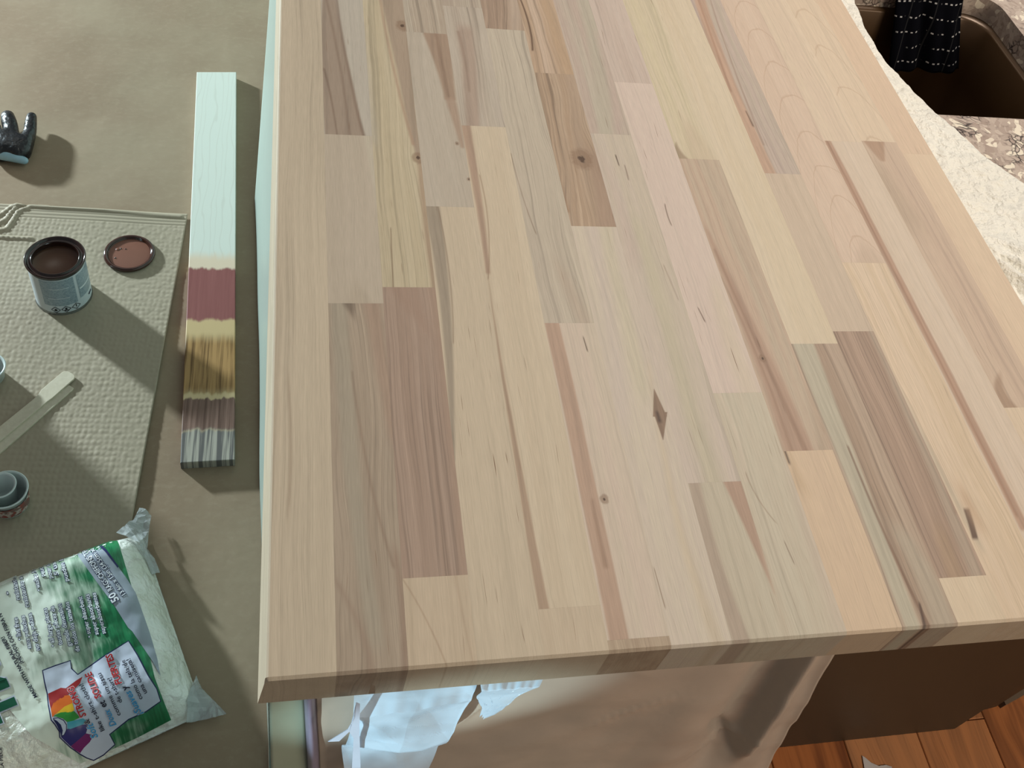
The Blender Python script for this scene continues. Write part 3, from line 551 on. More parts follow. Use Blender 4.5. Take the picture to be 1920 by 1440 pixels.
# big taupe sheet
tau = NB('hanging_taupe_sheet'); tau.co()
tau.bump(tau.noise(tau._c, 18, 3), 0.35, 0.004)
tau.fin(tau.mix(tau.smooth(tau.noise(tau._c, 9, 2), 0.35, 0.65), rgb(172, 156, 140), rgb(162, 148, 134)), 0.38, 0.4)
def ridge(P, Q, w_, h):
    A = atv(*P, 0.0); B = atv(*Q, 0.0); dx, dz = B.x - A.x, B.z - A.z; L = math.hypot(dx, dz); dx /= L; dz /= L
    def f(p):
        d = (p.x - A.x) * dz - (p.z - A.z) * dx; al = (p.x - A.x) * dx + (p.z - A.z) * dz
        fade = 1 / (1 + math.exp(-(al + 0.01) / 0.01)) * (1 / (1 + math.exp((al - L) / 0.015)))
        return h * math.exp(-(d / w_) ** 2) * fade
    return f
RG = [ridge((1560, 1215), (1400, 1440), 0.007, -0.012), ridge((1520, 1215), (1330, 1470), 0.022, 0.014), ridge((1430, 1225), (1230, 1470), 0.030, -0.006), ridge((1585, 1222), (1440, 1470), 0.010, 0.004),
      ridge((1130, 1385), (1250, 1340), 0.003, -0.002), ridge((1150, 1265), (1210, 1290), 0.006, -0.002), ridge((870, 1375), (960, 1310), 0.004, -0.004), ridge((1345, 1430), (1395, 1415), 0.005, -0.008), ridge((1345, 1385), (1380, 1440), 0.006, 0.006)]
def td(s, t, p): return sum(r(p) for r in RG) + 0.003 * fbm(p.x * 10, p.z * 10, 2, 3) * min(1, t * 6)
quad_strip('plastic_sheet', [(590, 1270), (1588, 1198)], [(610, 1700), (1325, 1640)], 0.012, tau.m, 'wide taupe sheet with soft folds hanging under the front edge of the slab', 240, 120, td)
# crumpled clear plastic in front of it
clr = NB('crumpled_clear_plastic'); clr.co()
clr.bump(clr.noise(clr._c, 30, 2), 0.2, 0.003)
clr.fin(rgb(200, 220, 236), 0.2, 0.7)
tp = clr.n.new('ShaderNodeBsdfTransparent'); m2 = clr.n.new('ShaderNodeMixShader')
clr.l.new(clr.smooth(clr.noise(clr._c, 26, 2), 0.3, 0.62, 0.35, 0.8), m2.inputs[0])
clr.l.new(tp.outputs[0], m2.inputs[1]); clr.l.new(clr.b.outputs[0], m2.inputs[2]); clr.l.new(m2.outputs[0], clr.n['Material Output'].inputs[0])
_rc = random.Random(11)
CRE = [(_rc.uniform(0, math.pi), _rc.uniform(9, 30), _rc.uniform(0, 2), _rc.uniform(0.5, 1)) for _ in range(9)]
def crumple(x, z):
    h = 0.008
    for a, f, ph, am in CRE:
        d = (x + 0.02 * math.sin(z * 13 + a)) * math.cos(a) + z * math.sin(a)
        h -= am * (0.12 / f) * abs(((d * f + ph) % 2.0) - 1.0)
    return h
def clear_sheet(outline, y, label, n=90, amp=1.0):
    a0, a1, b0, b1 = [Vector((u, y, z)) for u, z in outline]
    def fn(s, t):
        p = a0.lerp(a1, s).lerp(b0.lerp(b1, s), t)
        p.z += (0.006 * math.sin(s * 17 + 2) + 0.004 * math.sin(s * 41)) * t
        k = min(1, t * 6)
        p.x += 0.004 * math.sin(t * 9 + s) * t
        p.y = max(-0.012, min(0.0078, y - 0.004 * k + amp * crumple(p.x, p.z) * k))
        return tuple(p)
    V, F = grid(n, n, fn)
    o = from_py('crumpled_plastic', V, F, clr.m, None, False)
    return tag(solidify(o, 0.0003), label, 'plastic sheet')
clear_sheet([(0.052, -0.0395), (0.132, -0.0395), (0.050, -0.24), (0.112, -0.21)], 0.009, 'shiny crumpled clear plastic under the front edge, left of the taupe sheet folds')
clear_sheet([(0.131, -0.0395), (0.176, -0.0395), (0.137, -0.090), (0.145, -0.094)], 0.006, 'small gathered tuft of clear plastic beside the bright crumpled sheet', 50, 0.35)
# torn flap
fl = [(668, 1318), (664, 1345), (652, 1368), (615, 1391), (636, 1390), (655, 1372), (663, 1385), (660, 1440), (676, 1440), (674, 1370), (675, 1321)]
bm = bmesh.new(); f = bm.faces.new([bm.verts.new(atv(x, y, -0.010)) for x, y in fl]); bmesh.ops.triangulate(bm, faces=[f])
tag(solidify(from_bm('torn_film', bm, plain('milky_film', rgb(190, 198, 214), 0.3, 0.4)), 0.0005), 'torn milky strip of film hanging by the crumpled clear plastic', 'masking film')

# ------------------------------------------------------------------ embossed cardboard sheet on the floor
C1 = at(352, 405, FLOOR + 0.004); C2 = at(250, 968, FLOOR + 0.004); C0 = at(0, 385, FLOOR + 0.004)
ex = (C1 - C0).normalized(); ey = (C2 - C1).normalized()
def sd(px, py, pts):
    best = 1e9
    for (a, b), (c, d) in zip(pts, pts[1:]):
        vx, vy = c - a, d - b; t = max(0, min(1, ((px - a) * vx + (py - b) * vy) / (vx * vx + vy * vy)))
        best = min(best, math.hypot(px - a - t * vx, py - b - t * vy))
    return best
WR = [[(at(x, y, FLOOR).x, at(x, y, FLOOR).y) for x, y in L] for L in (
    [(-40, 445), (0, 438), (15, 434), (26, 418), (36, 402), (60, 393), (95, 396), (200, 402), (340, 412)],
    [(-40, 430), (0, 424), (12, 418), (22, 404), (34, 392), (60, 388), (90, 391)],
    [(-40, 415), (0, 410), (12, 402), (24, 393), (40, 387)],
    [(-40, 455), (0, 450), (60, 453)])]
def card_fn(s, t):
    p = C1 - ex * (0.50 * (1 - s)) + ey * (0.80 * t)
    a = 0.50 * (1 - s); b = 0.80 * t; h = 0.0
    if b < 0.032: h += 0.0006 * math.sin(b * 2 * math.pi / 0.0085)
    else:
        j = 0.0022 * fbm(a * 26, b * 26, 0, 3)
        rr_ = 0.5 + 0.5 * fbm(a * 5, b * 5, 9, 2)
        h += 0.00062 * (0.5 + 0.5 * math.sin((a + j) * 2 * math.pi / 0.0088)) * (0.5 + 0.5 * math.sin((b + j * 0.6) * 2 * math.pi / 0.0105)) * (0.35 + rr_) + 0.0005 * fbm(a * 120, b * 120)
    for L in WR:
        d = sd(p.x, p.y, L); h += 0.0035 * math.exp(-(d / 0.0028) ** 2)
    h += 0.002 * fbm(a * 4, b * 4, 6, 2)
    e = min(a, 0.02) / 0.02
    return (p.x, p.y, FLOOR + 0.0060 + h)
kV, kF = grid(240, 380, card_fn)
cdm = plain('grey_embossed_card', rgb(162, 151, 131), 0.6, 0.25, 0.03, 12)
card = thing('cardboard_sheet', 'grey embossed cardboard sheet lying under the open stain can and its lid', 'cardboard', (C1.x - 0.3, C1.y - 0.35, FLOOR + 0.002))
ko = from_py('sheet', kV, kF, cdm, card, True); solidify(ko, 0.003)
drop = plain('wet_stain', rgb(70, 66, 58), 0.3)
for (x, y, r) in ((178, 449, 0.0030), (188, 469, 0.0042), (168, 478, 0.0014)):
    p = at(x, y, FLOOR + 0.007)
    V, F = lathe([(0.0001, 0.0016), (r * 0.6, 0.0013), (r, 0.0)], p.x, p.y, FLOOR + 0.0070, 16, 0.8)
    from_py('stain_drop', V, F, drop, card, True)

# ------------------------------------------------------------------ open stain can
KC = (-0.385, 1.033); KZ = FLOOR + 0.0075
can = thing('stain_can', 'open tin of brown wood stain with a pale blue label, standing on the cardboard', 'can', (KC[0], KC[1], KZ))
brown = plain('stain_coated_metal', rgb(40, 22, 17), 0.12, 0.6, 0.1, 30)
steel = plain('tin_steel', rgb(150, 156, 158), 0.25, 0.5, 0.04, 30, Metallic=0.9)
R0, R1, HC = 0.0465, 0.0485, 0.104
V, F = lathe([(0.0001, 0.002), (R0 - 0.002, 0.002), (R0 + 0.0010, 0.0), (R0 + 0.0015, 0.002), (R0 + 0.0002, 0.004), (R0, 0.006), (R0, HC - 0.008), (R0 + 0.001, HC - 0.006)], *KC, KZ, 64)
from_py('body', V, F, steel, can, True)
V, F = lathe([(R0 + 0.001, HC - 0.007), (R1 + 0.0008, HC - 0.004), (R1 + 0.0012, HC - 0.001), (R1, HC), (R1 - 0.002, HC - 0.001), (R1 - 0.0035, HC - 0.0045), (R1 - 0.0065, HC - 0.0055), (R1 - 0.0085, HC - 0.003), (R1 - 0.0098, HC - 0.0015), (R1 - 0.0110, HC - 0.003), (R1 - 0.0115, HC - 0.012), (R1 - 0.0105, HC - 0.014)], *KC, KZ, 64)
from_py('rim', V, F, brown, can, True)
V, F = lathe([(0.0001, HC - 0.020), (R1 - 0.006, HC - 0.020), (R1 - 0.0045, HC - 0.018)], *KC, KZ, 64)
from_py('wood_stain', V, F, plain('liquid_brown_stain', rgb(104, 72, 54), 0.32, 0.4, 0.12, 40), can, True)
lab = NB('pale_blue_label'); q = lab.co()
lab.fin(lab.mix(lab.smooth(lab.noise(lab.vec(lab.math('MULTIPLY', q[0], 300), lab.math('MULTIPLY', q[1], 300), lab.math('MULTIPLY', q[2], 900)), 1, 2), 0.45, 0.62), rgb(150, 168, 178), rgb(118, 138, 150)), 0.3, 0.5)
def cyl_patch(name, a0, a1, z0, z1, dr, mat, n=24):
    V, F = grid(n, 2, lambda s, t: (KC[0] + (R0 + dr) * math.cos(math.radians(a0 + (a1 - a0) * s)), KC[1] + (R0 + dr) * math.sin(math.radians(a0 + (a1 - a0) * s)), KZ + z0 + (z1 - z0) * t))
    return from_py(name, V, F, mat, can, True)
lb = cyl_patch('paper_label', -260, 100, 0.007, HC - 0.010, 0.0004, plain('blue_white_label', rgb(196, 208, 214), 0.3, 0.5, 0.02), 60)
cyl_patch('label_panel', -118, -48, 0.026, HC - 0.012, 0.0007, lab.m)
cyl_patch('label_panel', -41, 8, 0.030, HC - 0.014, 0.0007, lab.m)
white = plain('white_print', rgb(216, 226, 230), 0.4); ink = plain('black_print', rgb(24, 22, 26), 0.5)
for z, a0, a1 in ((0.070, -100, -60), (0.045, -106, -62)): cyl_patch('label_rule', a0, a1, z, z + 0.0012, 0.0010, white)
cyl_patch('label_mark', -16, -2, 0.018, 0.022, 0.0010, plain('navy_print', rgb(40, 50, 74), 0.5))
cyl_patch('label_band', -38, 6, 0.052, 0.0555, 0.0010, white)
def on_can(pts, dr): return [(KC[0] + (R0 + dr) * math.cos(math.radians(a)), KC[1] + (R0 + dr) * math.sin(math.radians(a)), KZ + z) for a, z in pts]
for ca, cz in ((-96, 0.0155), (-75, 0.0165), (-54, 0.0170)):
    V = []; F = []
    o_ = [(ca - 10, cz), (ca, cz - 0.0085), (ca + 10, cz), (ca, cz + 0.0085)]; i_ = [(ca - 8.2, cz), (ca, cz - 0.0069), (ca + 8.2, cz), (ca, cz + 0.0069)]
    V = on_can(o_ + i_, 0.0011); F = [(k, (k + 1) % 4, 4 + (k + 1) % 4, 4 + k) for k in range(4)]
    b0 = len(V)
    if ca == -96: sym = [[(ca - 2.5, cz - 0.003), (ca + 2.5, cz - 0.003), (ca + 3, cz), (ca, cz + 0.004), (ca - 3, cz)]]
    elif ca == -75: sym = [[(ca - 4, cz - 0.004), (ca + 4, cz - 0.004), (ca + 4, cz - 0.002), (ca - 4, cz - 0.002)], [(ca - 1.6, cz - 0.001), (ca + 1.6, cz - 0.001), (ca + 2.4, cz + 0.002), (ca, cz + 0.0045), (ca - 2.4, cz + 0.002)]]
    else: sym = [[(ca - 0.8, cz - 0.001), (ca + 0.8, cz - 0.001), (ca + 1.2, cz + 0.0045), (ca - 1.2, cz + 0.0045)], [(ca - 0.9, cz - 0.004), (ca + 0.9, cz - 0.004), (ca + 0.9, cz - 0.0025), (ca - 0.9, cz - 0.0025)]]
    for s_ in sym:
        b0 = len(V); V += on_can(s_, 0.0012); F.append(tuple(range(b0, b0 + len(s_))))
    from_py('hazard_diamond', V, F, ink, can)
# lid
p = at(243, 476, FLOOR + 0.01)
lid = thing('can_lid', 'round can lid lying upside down, its inside coated with brown stain', 'lid', (p.x, p.y, FLOOR + 0.0085))
V, F = lathe([(0.0001, 0.0008), (0.030, 0.0008), (0.0375, 0.0010), (0.0385, 0.004), (0.0395, 0.0062), (0.0415, 0.0070), (0.0440, 0.0064), (0.0455, 0.0045), (0.0462, 0.0025), (0.0452, 0.0), (0.038, -0.0005), (0.0001, -0.0005)], p.x, p.y, FLOOR + 0.0090, 64)
from_py('rim', V, F, plain('stain_coated_lid', rgb(62, 34, 26), 0.10, 0.6, 0.1, 30), lid, True)
V, F = lathe([(0.0001, 0.0024), (0.028, 0.0024), (0.0372, 0.0016)], p.x, p.y, FLOOR + 0.0090, 64)
from_py('wet_stain', V, F, plain('brown_film_of_stain', rgb(126, 82, 66), 0.35, 0.4, 0.08, 40), lid, True)
for dx, dy, r in ((-0.022, 0.010, 0.0045), (-0.017, 0.012, 0.002), (-0.008, 0.011, 0.0015), (-0.024, -0.012, 0.002)):
    V, F = lathe([(0.0001, 0.0014), (r * 0.6, 0.0010), (r, 0.0)], p.x + dx, p.y + dy, FLOOR + 0.0113, 14)
    from_py('bubble', V, F, lid.children[1].data.materials[0], lid, True)

# ------------------------------------------------------------------ sample board with stain colours
B = [at(369, 135, FLOOR + 0.021), at(443, 135, FLOOR + 0.021), at(440, 862, FLOOR + 0.021), at(338, 868, FLOOR + 0.021)]
bc = (B[0] + B[1] + B[2] + B[3]) / 4
m = NB('stained_sample_board'); q = m.co()
L0 = B[0].y; L1 = B[3].y
def tpy(py): return (at(355, py, FLOOR + 0.021).y)
n1 = m.noise(m.vec(m.math('MULTIPLY', q[0], 90), m.math('MULTIPLY', q[1], 14), 0), 1, 3)
yy = m.math('ADD', q[1], m.math('MULTIPLY', m.math('SUBTRACT', n1, 0.5), 0.022))
stk = m.noise(m.vec(m.math('MULTIPLY', q[0], 170), m.math('MULTIPLY', q[1], 5), 3), 1, 3, 0.6)
def zone(c, col, ya, yb, soft=0.004, st=1.0):
    a, b = tpy(ya), tpy(yb)
    k = m.math('MULTIPLY', m.smooth(yy, a + soft, a - soft), m.smooth(yy, b - soft, b + soft))
    if st != 1.0: k = m.math('MULTIPLY', k, st)
    return m.mix(k, c, col)
gw = m.noise(m.vec(m.math('MULTIPLY', q[0], 26), m.math('MULTIPLY', q[1], 5), 1), 1, 2)
gl = m.math('FRACT', m.math('MULTIPLY', m.math('ADD', m.math('MULTIPLY', q[0], 22), gw), 4.0))
c = m.mix(m.smooth(m.math('ABSOLUTE', m.math('SUBTRACT', gl, 0.5)), 0.14, 0.0, 0, 0.28), rgb(208, 214, 204), rgb(182, 180, 168))
c = zone(c, rgb(214, 196, 172), 478, 900, 0.015)
c = zone(c, m.mix(stk, rgb(118, 66, 64), rgb(150, 96, 92)), 503, 603, 0.004)
c = zone(c, rgb(196, 172, 128), 600, 880, 0.005)
c = zone(c, m.mix(m.smooth(stk, 0.35, 0.6), rgb(104, 76, 40), rgb(168, 132, 84)), 634, 738, 0.016)
c = zone(c, rgb(212, 192, 150), 738, 752, 0.004, 0.8)
c = zone(c, m.mix(m.smooth(stk, 0.35, 0.65), rgb(98, 74, 64), rgb(140, 112, 100)), 748, 806, 0.0025)
c = zone(c, m.mix(m.smooth(stk, 0.42, 0.6), rgb(96, 94, 92), rgb(168, 164, 152)), 806, 900, 0.006)
fi = m.noise(m.vec(m.math('MULTIPLY', q[0], 900), m.math('MULTIPLY', q[1], 40), 0), 1, 2)
m.bump(fi, 0.08, 0.0005)
m.fin(c, 0.45, 0.3)
bd = prism([(v.x, v.y) for v in B], FLOOR + 0.0025, FLOOR + 0.021, 0.0012)
tag(from_bm('sample_board', bd, m.m), 'long narrow pale board with red, gold, brown and grey stain samples at its near end', 'board')

# ------------------------------------------------------------------ stirring sticks
st_m = NB('raw_stick_wood'); q = st_m.co()
st_m.fin(st_m.mix(st_m.noise(st_m._c, 160, 3), rgb(214, 206, 186), rgb(190, 180, 158)), 0.6, 0.2)
def stick(px, z0, z1, label, spots=()):
    pts = [at(x, y, z1) for x, y in px]
    o = from_bm('stir_stick', prism([(p.x, p.y) for p in pts], z0, z1, 0.0005), st_m.m)
    return tag(o, label, 'stir stick', 'stir sticks on the cardboard')
Z = FLOOR + 0.0090
stick([(129, 722), (138, 727), (136, 731), (-60, 902), (-75, 888), (-5, 826)], Z, Z + 0.0032, 'straight wooden stir stick lying underneath the paddle ended one')
stick([(-70, 862), (0, 799), (63, 748), (72, 739), (78, 730), (116, 698), (121, 696), (127, 696), (135, 700), (139, 703), (140, 707), (138, 711), (133, 715), (98, 746), (88, 753), (81, 759), (0, 827), (-55, 876)], Z + 0.0034, Z + 0.0066, 'pale wooden stir stick with a rounded paddle end, on top of the other')

# ------------------------------------------------------------------ unseen box added left of the frame to cast a shadow over the cardboard
bx_ = thing('shade_box', 'unseen brown box added on the floor paper outside the left of the frame to shade the cardboard', 'box', (-0.93, 0.86, FLOOR + 0.003))
cbm = plain('corrugated_brown', rgb(168, 134, 96), 0.8, 0.15)
bmx = bmesh.new()
for q_ in ((-1.12, -0.72, 0.60, 0.604), (-1.12, -0.72, 1.096, 1.10), (-1.12, -1.116, 0.604, 1.096), (-0.724, -0.72, 0.604, 1.096)): box(*q_, FLOOR + 0.0032, FLOOR + 0.20, bmx)
from_bm('side_wall', bmx, cbm, bx_)
from_bm('top_flap', box(-1.12, -0.72, 0.60, 0.848, FLOOR + 0.2005, FLOOR + 0.204), cbm, bx_)
from_bm('top_flap', box(-1.12, -0.72, 0.852, 1.10, FLOOR + 0.2005, FLOOR + 0.204), cbm, bx_)

# ------------------------------------------------------------------ cups
cup_m = plain('translucent_plastic', rgb(204, 216, 214), 0.3, 0.5, 0.05, 20)
def cup(cx, cy, z, rt, rb, h, label, band=None):
    t = thing('plastic_cup', label, 'cup', (cx, cy, z))
    V, F = lathe([(0.0001, 0.001), (rb - 0.002, 0.001), (rb, 0.002), (rt - 0.001, h - 0.002), (rt + 0.0012, h - 0.001), (rt + 0.0016, h + 0.0004), (rt, h + 0.001), (rt - 0.0022, h - 0.001), (rb - 0.001, 0.004), (0.0001, 0.003)], cx, cy, z, 48)
    from_py('bowl', V, F, cup_m, t, True)
    if band:
        k = lambda f: rb + (rt - rb) * f
        V, F = lathe([(k(0.16) + 0.0006, h * 0.16), (k(0.74) + 0.0006, h * 0.74)], cx, cy, z, 48)
        from_py('printed_band', V, F, band, t, True)
    return t
bm_ = NB('faded_print'); bm_.co()
nn = bm_.noise(bm_._c, 130, 3)
bm_.fin(bm_.mix(bm_.smooth(nn, 0.5, 0.6), bm_.mix(bm_.smooth(bm_.noise(bm_._c, 70, 2), 0.5, 0.58), rgb(196, 186, 176), rgb(120, 96, 90)), rgb(150, 78, 70)), 0.5, 0.3)
cc = at(9, 917, FLOOR + 0.055)
cup(cc.x, cc.y, FLOOR + 0.0095, 0.0310, 0.0265, 0.044, 'white plastic cup with a faded reddish band, near the bag of rags', bm_.m)
cup(cc.x - 0.0055, cc.y + 0.0035, FLOOR + 0.0145, 0.0205, 0.0165, 0.046, 'smaller grey plastic cup nested inside the banded cup')
cc = at(-24, 688, FLOOR + 0.04)
cup(cc.x, cc.y, FLOOR + 0.0095, 0.0265, 0.021, 0.030, 'pale plastic cup cut off by the left edge, beyond the stir sticks')

# ------------------------------------------------------------------ black glove
gm = NB('black_nitrile'); gm.co()
gm.bump(gm.noise(gm._c, 60, 3), 0.7, 0.006)
gm.fin(rgb(20, 22, 25), 0.35, 0.5)
gl = thing('disposable_glove', 'crumpled black disposable glove with its pale blue inside turned out at the cuff', 'glove', (at(20, 290, FLOOR).x, at(20, 290, FLOOR).y, FLOOR + 0.003))
def skin(chains, name, mat, parent, fat=1.0):
    me = bpy.data.meshes.new(name); V = []; E = []; Rr = []
    idx = {}
    for ch in chains:
        prev = None
        for (x, y, z, r) in ch:
            key = (x, y, z)
            if key not in idx:
                p = at(x, y, FLOOR + z); idx[key] = len(V); V.append((p.x, p.y, FLOOR + z)); Rr.append(r)
            k = idx[key]
            if prev is not None: E.append((prev, k))
            prev = k
    me.from_pydata(V, E, [])
    o = bpy.data.objects.new(name, me); COL.objects.link(o); me.materials.append(mat)
    o.parent = parent; o.location = -parent.location
    sk_ = o.modifiers.new('skin', 'SKIN')
    me.skin_vertices.new() if not me.skin_vertices else None
    for i, r in enumerate(Rr):
        r = r * fat if not isinstance(r, tuple) else r
        me.skin_vertices[0].data[i].radius = (r[0], r[1]) if isinstance(r, tuple) else (r, r)
    me.skin_vertices[0].data[0].use_root = True
    sk_.use_smooth_shade = True
    s2 = o.modifiers.new('sub', 'SUBSURF'); s2.levels = 2; s2.render_levels = 2
    return o
g = 0.001
root = (22, 272, 0.020, 0.022)
skin([[root, (50, 270, 0.020, 0.017), (56, 250, 0.024, 0.011), (58, 228, 0.026, 0.0100), (60, 214, 0.025, 0.0080)],
      [root, (22, 250, 0.026, 0.0135), (17, 228, 0.028, 0.0130), (13, 213, 0.024, 0.0110)],
      [root, (-6, 255, 0.024, 0.014), (-14, 232, 0.024, 0.011), (-16, 215, 0.02, 0.009)],
      [root, (42, 288, 0.018, 0.016), (47, 297, 0.016, 0.011)],
      [root, (0, 284, 0.018, 0.020), (-22, 288, 0.018, 0.018)]], 'fingers', gm.m, gl, 1.22)
skin([[(54, 304, 0.012, 0.0065), (42, 300, 0.016, 0.0085), (25, 294, 0.018, 0.0115), (5, 289, 0.020, 0.0125), (-20, 288, 0.018, 0.012)]], 'cuff', plain('pale_blue_nitrile_inside', rgb(150, 184, 198), 0.4, 0.4, 0.15, 90), gl)
skin([[(47, 236, 0.020, 0.0030), (49, 228, 0.030, 0.0022)]], 'label_tab', white, gl)

# ------------------------------------------------------------------ bag of rags
A_ = at(262, 987, -0.87); E2 = Vector((0.362, -0.932, 0)).normalized(); E1 = Vector((-E2.y, E2.x, 0)) * -1
if E1.x > 0: E1 = -E1
A_ = Vector((A_.x, A_.y, 0)); BL, BW = 0.44, 0.300
def edge(x, w_=0.055):
    x = max(0.0, min(1.0, x / w_)); return (1 - (1 - x) ** 2.4)
def bag_h(s, t):
    n = 0.0035 * fbm(s * 9 + 3, t * 9, 3, 3) + 0.0022 * abs(fbm(s * 26, t * 20, 7, 3))
    d = edge(s, 0.060) * edge(BL - s) * edge(t, 0.05) * edge(BW - t, 0.06)
    c = 1 - 0.10 * (2 * t / BW - 1) ** 2
    f = 0.006 * math.exp(-((s - 0.11 - 0.25 * (t - 0.17)) / 0.012) ** 2) * math.exp(-((t - 0.20) / 0.06) ** 2)
    return FLOOR + 0.0095 + (0.064 * c + n - f) * d
def bag_st(x, y):
    d = Vector((x, y, 0)) - A_
    return d.dot(E1), d.dot(E2)
def bag_pt(px, py, eps):
    z = -0.845
    for _ in range(12):
        p = at(px, py, z); s, t = bag_st(p.x, p.y)
        z = 0.5 * z + 0.5 * bag_h(max(0.001, min(BL, s)), max(0.001, min(BW, t)))
    p = at(px, py, z)
    n = (CAM - p).normalized()
    return (p.x + n.x * (eps + 0.0006), p.y + n.y * (eps + 0.0006), z + n.z * (eps + 0.0006))
bag = thing('bag_of_rags', 'clear plastic bag of white rags printed green with a rainbow t-shirt picture', 'bag', (A_.x - 0.1, A_.y - 0.2, FLOOR + 0.003))
wm = NB('white_rags_behind_film'); wm.co()
wm.bump(wm.math('ABSOLUTE', wm.math('SUBTRACT', wm.noise(wm._c, 30, 5), 0.5)), 0.9, 0.02)
wm.fin(wm.mix(wm.smooth(wm.noise(wm._c, 22, 3), 0.35, 0.65), rgb(236, 240, 234), rgb(216, 220, 208)), 0.28, 0.5)
def bag_top(s, t):
    a, b = s * BL, t * BW
    bul = 0.006 * fbm(a * 14, b * 14, 11, 2)
    p = A_ + E1 * a + E2 * b
    return (p.x, p.y, bag_h(a, b))
V, F = grid(220, 150, bag_top)
nx, ny = 221, 151; n0 = len(V)

rimi = [i for i in range(nx)] + [j * nx + nx - 1 for j in range(1, ny)] + [(ny - 1) * nx + i for i in range(nx - 2, -1, -1)] + [j * nx for j in range(ny - 2, 0, -1)]
base = len(V); V += [(V[i][0], V[i][1], FLOOR + 0.0088) for i in rimi]
nr = len(rimi)
F += [(rimi[k], rimi[(k + 1) % nr], base + (k + 1) % nr, base + k) for k in range(nr)]
F.append(tuple(base + k for k in range(nr)))
from_py('rag_filled_body', V, F, wm.m, bag, True)
tipm = NB('clear_bag_film'); tipm.co()
tipm.bump(tipm.noise(tipm._c, 90, 2), 0.6, 0.004)
tipm.fin(rgb(190, 198, 200), 0.1, 0.7)
tp = tipm.n.new('ShaderNodeBsdfTransparent'); m2 = tipm.n.new('ShaderNodeMixShader'); m2.inputs[0].default_value = 0.45
tipm.l.new(tp.outputs[0], m2.inputs[1]); tipm.l.new(tipm.b.outputs[0], m2.inputs[2]); tipm.l.new(m2.outputs[0], tipm.n['Material Output'].inputs[0])
def flap(px, zs, parent=bag):
    c0 = [at(x, y, z) for (x, y), z in zip(px, zs)]
    bm = bmesh.new(); f = bm.faces.new([bm.verts.new(p) for p in c0]); bmesh.ops.triangulate(bm, faces=[f])
    bmesh.ops.subdivide_edges(bm, edges=bm.edges[:], cuts=4, use_grid_fill=True)
    for v in bm.verts: v.co.z += 0.006 * (fbm(v.co.x * 70, v.co.y * 70, 1, 3)) + 0.004
    o = from_bm('clear_corner', bm, tipm.m, parent); return solidify(o, 0.0004)
flap([(218, 1000), (238, 985), (252, 975), (262, 955), (272, 957), (284, 968), (280, 1000), (276, 1030), (290, 1050), (300, 1075), (285, 1080), (262, 1020)], [-.86, -.868, -.875, -.885, -.886, -.885, -.885, -.888, -.89, -.89, -.88, -.86])
flap([(368, 1268), (378, 1292), (398, 1312), (425, 1340), (400, 1348), (370, 1353), (350, 1358), (352, 1310)], [-.885, -.888, -.892, -.893, -.893, -.892, -.88, -.875])
# --- print
def on_bag(name, polys, mat, eps, cuts=7.0, holes=None):
    bm = bmesh.new()
    for poly in polys:
        f = bm.faces.new([bm.verts.new((x, y, 0)) for x, y in poly])
    bmesh.ops.triangulate(bm, faces=bm.faces[:])
    for _ in range(6):
        es = [e for e in bm.edges if e.calc_length() > cuts]
        if not es: break
        bmesh.ops.subdivide_edges(bm, edges=es, cuts=1); bmesh.ops.triangulate(bm, faces=[f for f in bm.faces if len(f.verts) > 3])
    for v in bm.verts: v.co = Vector(bag_pt(v.co.x, v.co.y, eps))
    bmesh.ops.delete(bm, geom=[f for f in bm.faces if any(bag_st(v.co.x, v.co.y)[1] < 0.003 for v in f.verts)], context='FACES')
    for f in bm.faces:
        if f.normal.z < 0: pass
    return from_bm(name, bm, mat, bag, True)
def text_mesh(body, off=0.0):
    cu = bpy.data.curves.new('t', 'FONT'); cu.body = body; cu.size = 1.0; cu.offset = off; cu.resolution_u = 2
    o = bpy.data.objects.new('t', cu); COL.objects.link(o)
    dg = bpy.context.evaluated_depsgraph_get(); me = o.evaluated_get(dg).to_mesh()
    V = [v.co.copy() for v in me.vertices]; F = [tuple(p.vertices) for p in me.polygons]
    o.evaluated_get(dg).to_mesh_clear(); bpy.data.objects.remove(o); bpy.data.curves.remove(cu)
    return V, F
def letter(body, p0, p1, h, mat, eps, bold=0.018, outline=None, name='lettering', shear=0.0):
    V0, _ = text_mesh(body, 0.0)
    W = max(v.x for v in V0) or 1.0
    for o_, mt, e in (((bold + outline[1], outline[0], eps),) if outline else ()) + ((bold, mat, eps + 0.0006),):
        V, F = text_mesh(body, o_)
        dx, dy = p1[0] - p0[0], p1[1] - p0[1]; L = math.hypot(dx, dy)
        ux, uy = dx / L, dy / L; vx, vy = uy, -ux        # letter tops lie to the left of the reading direction
        P_ = []
        for v in V:
            a = v.x / W * L + shear * v.y * h; b = v.y / 0.72 * h
            P_.append(bag_pt(p0[0] + ux * a + vx * b, p0[1] + uy * a + vy * b, e))
        F = [f_ for f_ in F if all(bag_st(P_[i_][0], P_[i_][1])[1] > 0.004 for i_ in f_)]
        if F: from_py(name if mt is mat else name + '_outline', P_, F, mt, bag)
c1 = lambda x, y: (x / 5.537, 980 + y / 5.537)
c2 = lambda x, y: (60 + x / 5.537, 1180 + y / 5.537)
c3 = lambda x, y: (x / 5.538, 1180 + y / 5.538)
gp = NB('green_print'); q = gp.co()
pA = at(215, 995, -.85); pB = at(322, 1350, -.85); dv = (pB - pA); dv.z = 0; dv.normalize(); nv = Vector((dv.y, -dv.x, 0))
dist = gp.math('ADD', gp.math('MULTIPLY', gp.math('SUBTRACT', q[0], pA.x), nv.x), gp.math('MULTIPLY', gp.math('SUBTRACT', q[1], pA.y), nv.y))
dist = gp.math('ABSOLUTE', dist)
